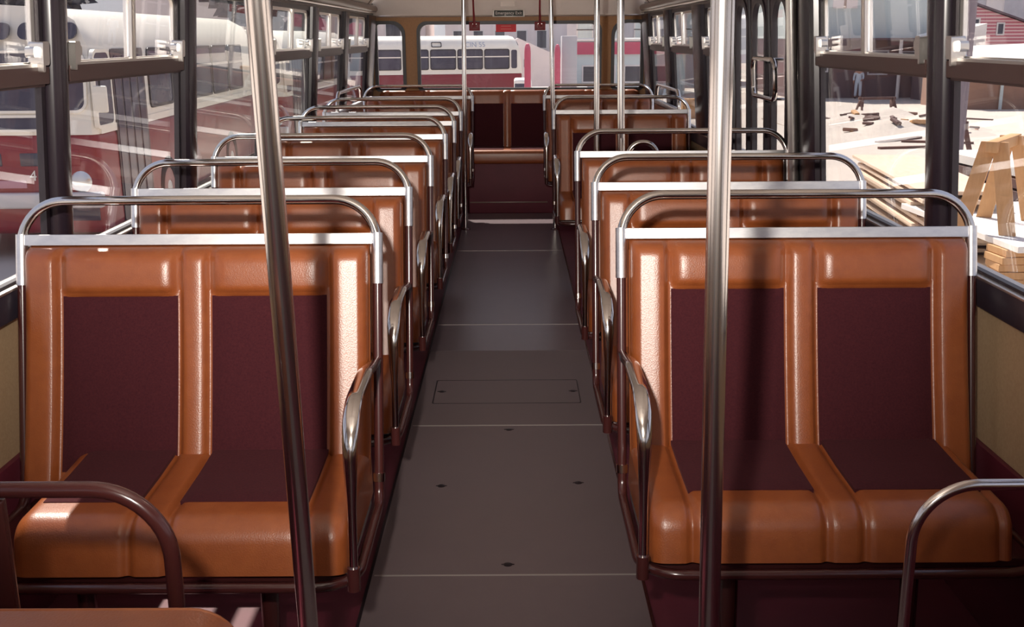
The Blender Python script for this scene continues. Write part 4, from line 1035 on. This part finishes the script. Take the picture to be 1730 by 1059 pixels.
# trees on the skyline to the left
def tree(loc, h, r, label):
    root = empty('tree', loc)
    bm = NEW(); tube(bm, [(0, 0, 0), (0.1, 0, h * .4), (0, 0.1, h * .7)], [0.3, 0.22, 0.1], 10); build('trunk', bm, TRUNK, root)
    bm = NEW(); rnd = random.Random(h)
    for k in range(420):
        a = rnd.uniform(0, 2 * pi); q = rnd.uniform(-1, 1); rr = r * rnd.uniform(0.55, 1.0); s = rnd.uniform(0.35, 0.8)
        c = Vector((rr * sqrt(1 - q * q) * cos(a), rr * sqrt(1 - q * q) * sin(a), h * 0.66 + q * rr * 0.8))
        M = Matrix.Translation(c) @ Matrix.Rotation(rnd.uniform(0, 6), 4, 'Z') @ Matrix.Rotation(rnd.uniform(0, 3), 4, 'X')
        vs = [bm.verts.new(M @ Vector(p)) for p in ((-s, -s * .6, 0), (s, -s * .5, 0.1), (s * .7, s * .6, 0), (-s * .6, s * .7, 0.15))]
        bm.faces.new(vs)
    build('crown', bm, LEAF, root, smooth=0)
    tag(root, label, 'tree', 'trees behind the parked buses')
for i, (x, y, h, r) in enumerate(((-44, 46, 12, 4.6), (-33, 48, 11, 4.6), (-22.5, 50, 10.5, 4.4), (-12.5, 58, 10, 4.2))):
    tree((x, y, gz(y)), h, r, ['dark bushy tree furthest left behind the parked buses', 'dark bushy tree second from the left behind the parked buses', 'dark bushy tree behind the roof of the nearest bus', 'dark bushy tree closest to the rear window, behind the buses'][i])

# ------------------------------------------------------------------ light
sun = bpy.data.lights.new('sun', 'SUN'); sun.energy = 9.5; sun.angle = radians(0.6); sun.color = (1.0, 0.91, 0.77)
so = bpy.data.objects.new('sun', sun); COL.objects.link(so)
d = Vector((0.33, -0.75, -1.0)).normalized(); so.rotation_euler = d.to_track_quat('-Z', 'Y').to_euler()
w = bpy.data.worlds.new('sky'); SC.world = w; w.use_nodes = True
nt = w.node_tree; bg = nt.nodes['Background']
tc = nt.nodes.new('ShaderNodeTexCoord'); sp = nt.nodes.new('ShaderNodeSeparateXYZ'); rp = nt.nodes.new('ShaderNodeValToRGB')
rp.color_ramp.elements[0].position = 0.0; rp.color_ramp.elements[0].color = (0.80, 0.77, 0.78, 1)
rp.color_ramp.elements[1].position = 0.7; rp.color_ramp.elements[1].color = (0.50, 0.58, 0.80, 1)
nt.links.new(tc.outputs['Generated'], sp.inputs[0]); nt.links.new(sp.outputs['Z'], rp.inputs['Fac']); nt.links.new(rp.outputs['Color'], bg.inputs['Color'])
bg.inputs['Strength'].default_value = 0.9
# the photographer's flash, held a little left of and above the camera
fl = bpy.data.lights.new('camera_flash', 'SPOT'); fl.shadow_soft_size = 0.030; fl.energy = 400; fl.color = (1.0, 0.92, 0.83)
fl.spot_size = radians(78); fl.spot_blend = 1.0
fo = bpy.data.objects.new('camera_flash', fl); COL.objects.link(fo); fo.location = (-0.15, 0.02, 1.63)
fo.rotation_euler = (radians(90 - 3), 0, 0)

# ------------------------------------------------------------------ camera
cam = bpy.data.cameras.new('camera'); cam.sensor_width = 36; cam.lens = 36 * 1800 / 1730; cam.clip_end = 400; cam.clip_start = 0.02
co = bpy.data.objects.new('camera', cam); COL.objects.link(co); SC.camera = co
co.matrix_world = Matrix.Translation((0, 0, 1.425)) @ Matrix.Rotation(radians(0.09), 4, 'Z') @ Matrix.Rotation(radians(90 - 14.57), 4, 'X') @ Matrix.Rotation(radians(-0.35), 4, 'Z')
vs_ = SC.view_settings; vs_.view_transform = 'Standard'; vs_.look = 'None'; vs_.gamma = 1.0; vs_.exposure = 0.0; vs_.use_curve_mapping = False
SC.cycles.max_bounces = 10; SC.cycles.transparent_max_bounces = 24; SC.cycles.use_denoising = True
SC.cycles.sample_clamp_indirect = 6.0
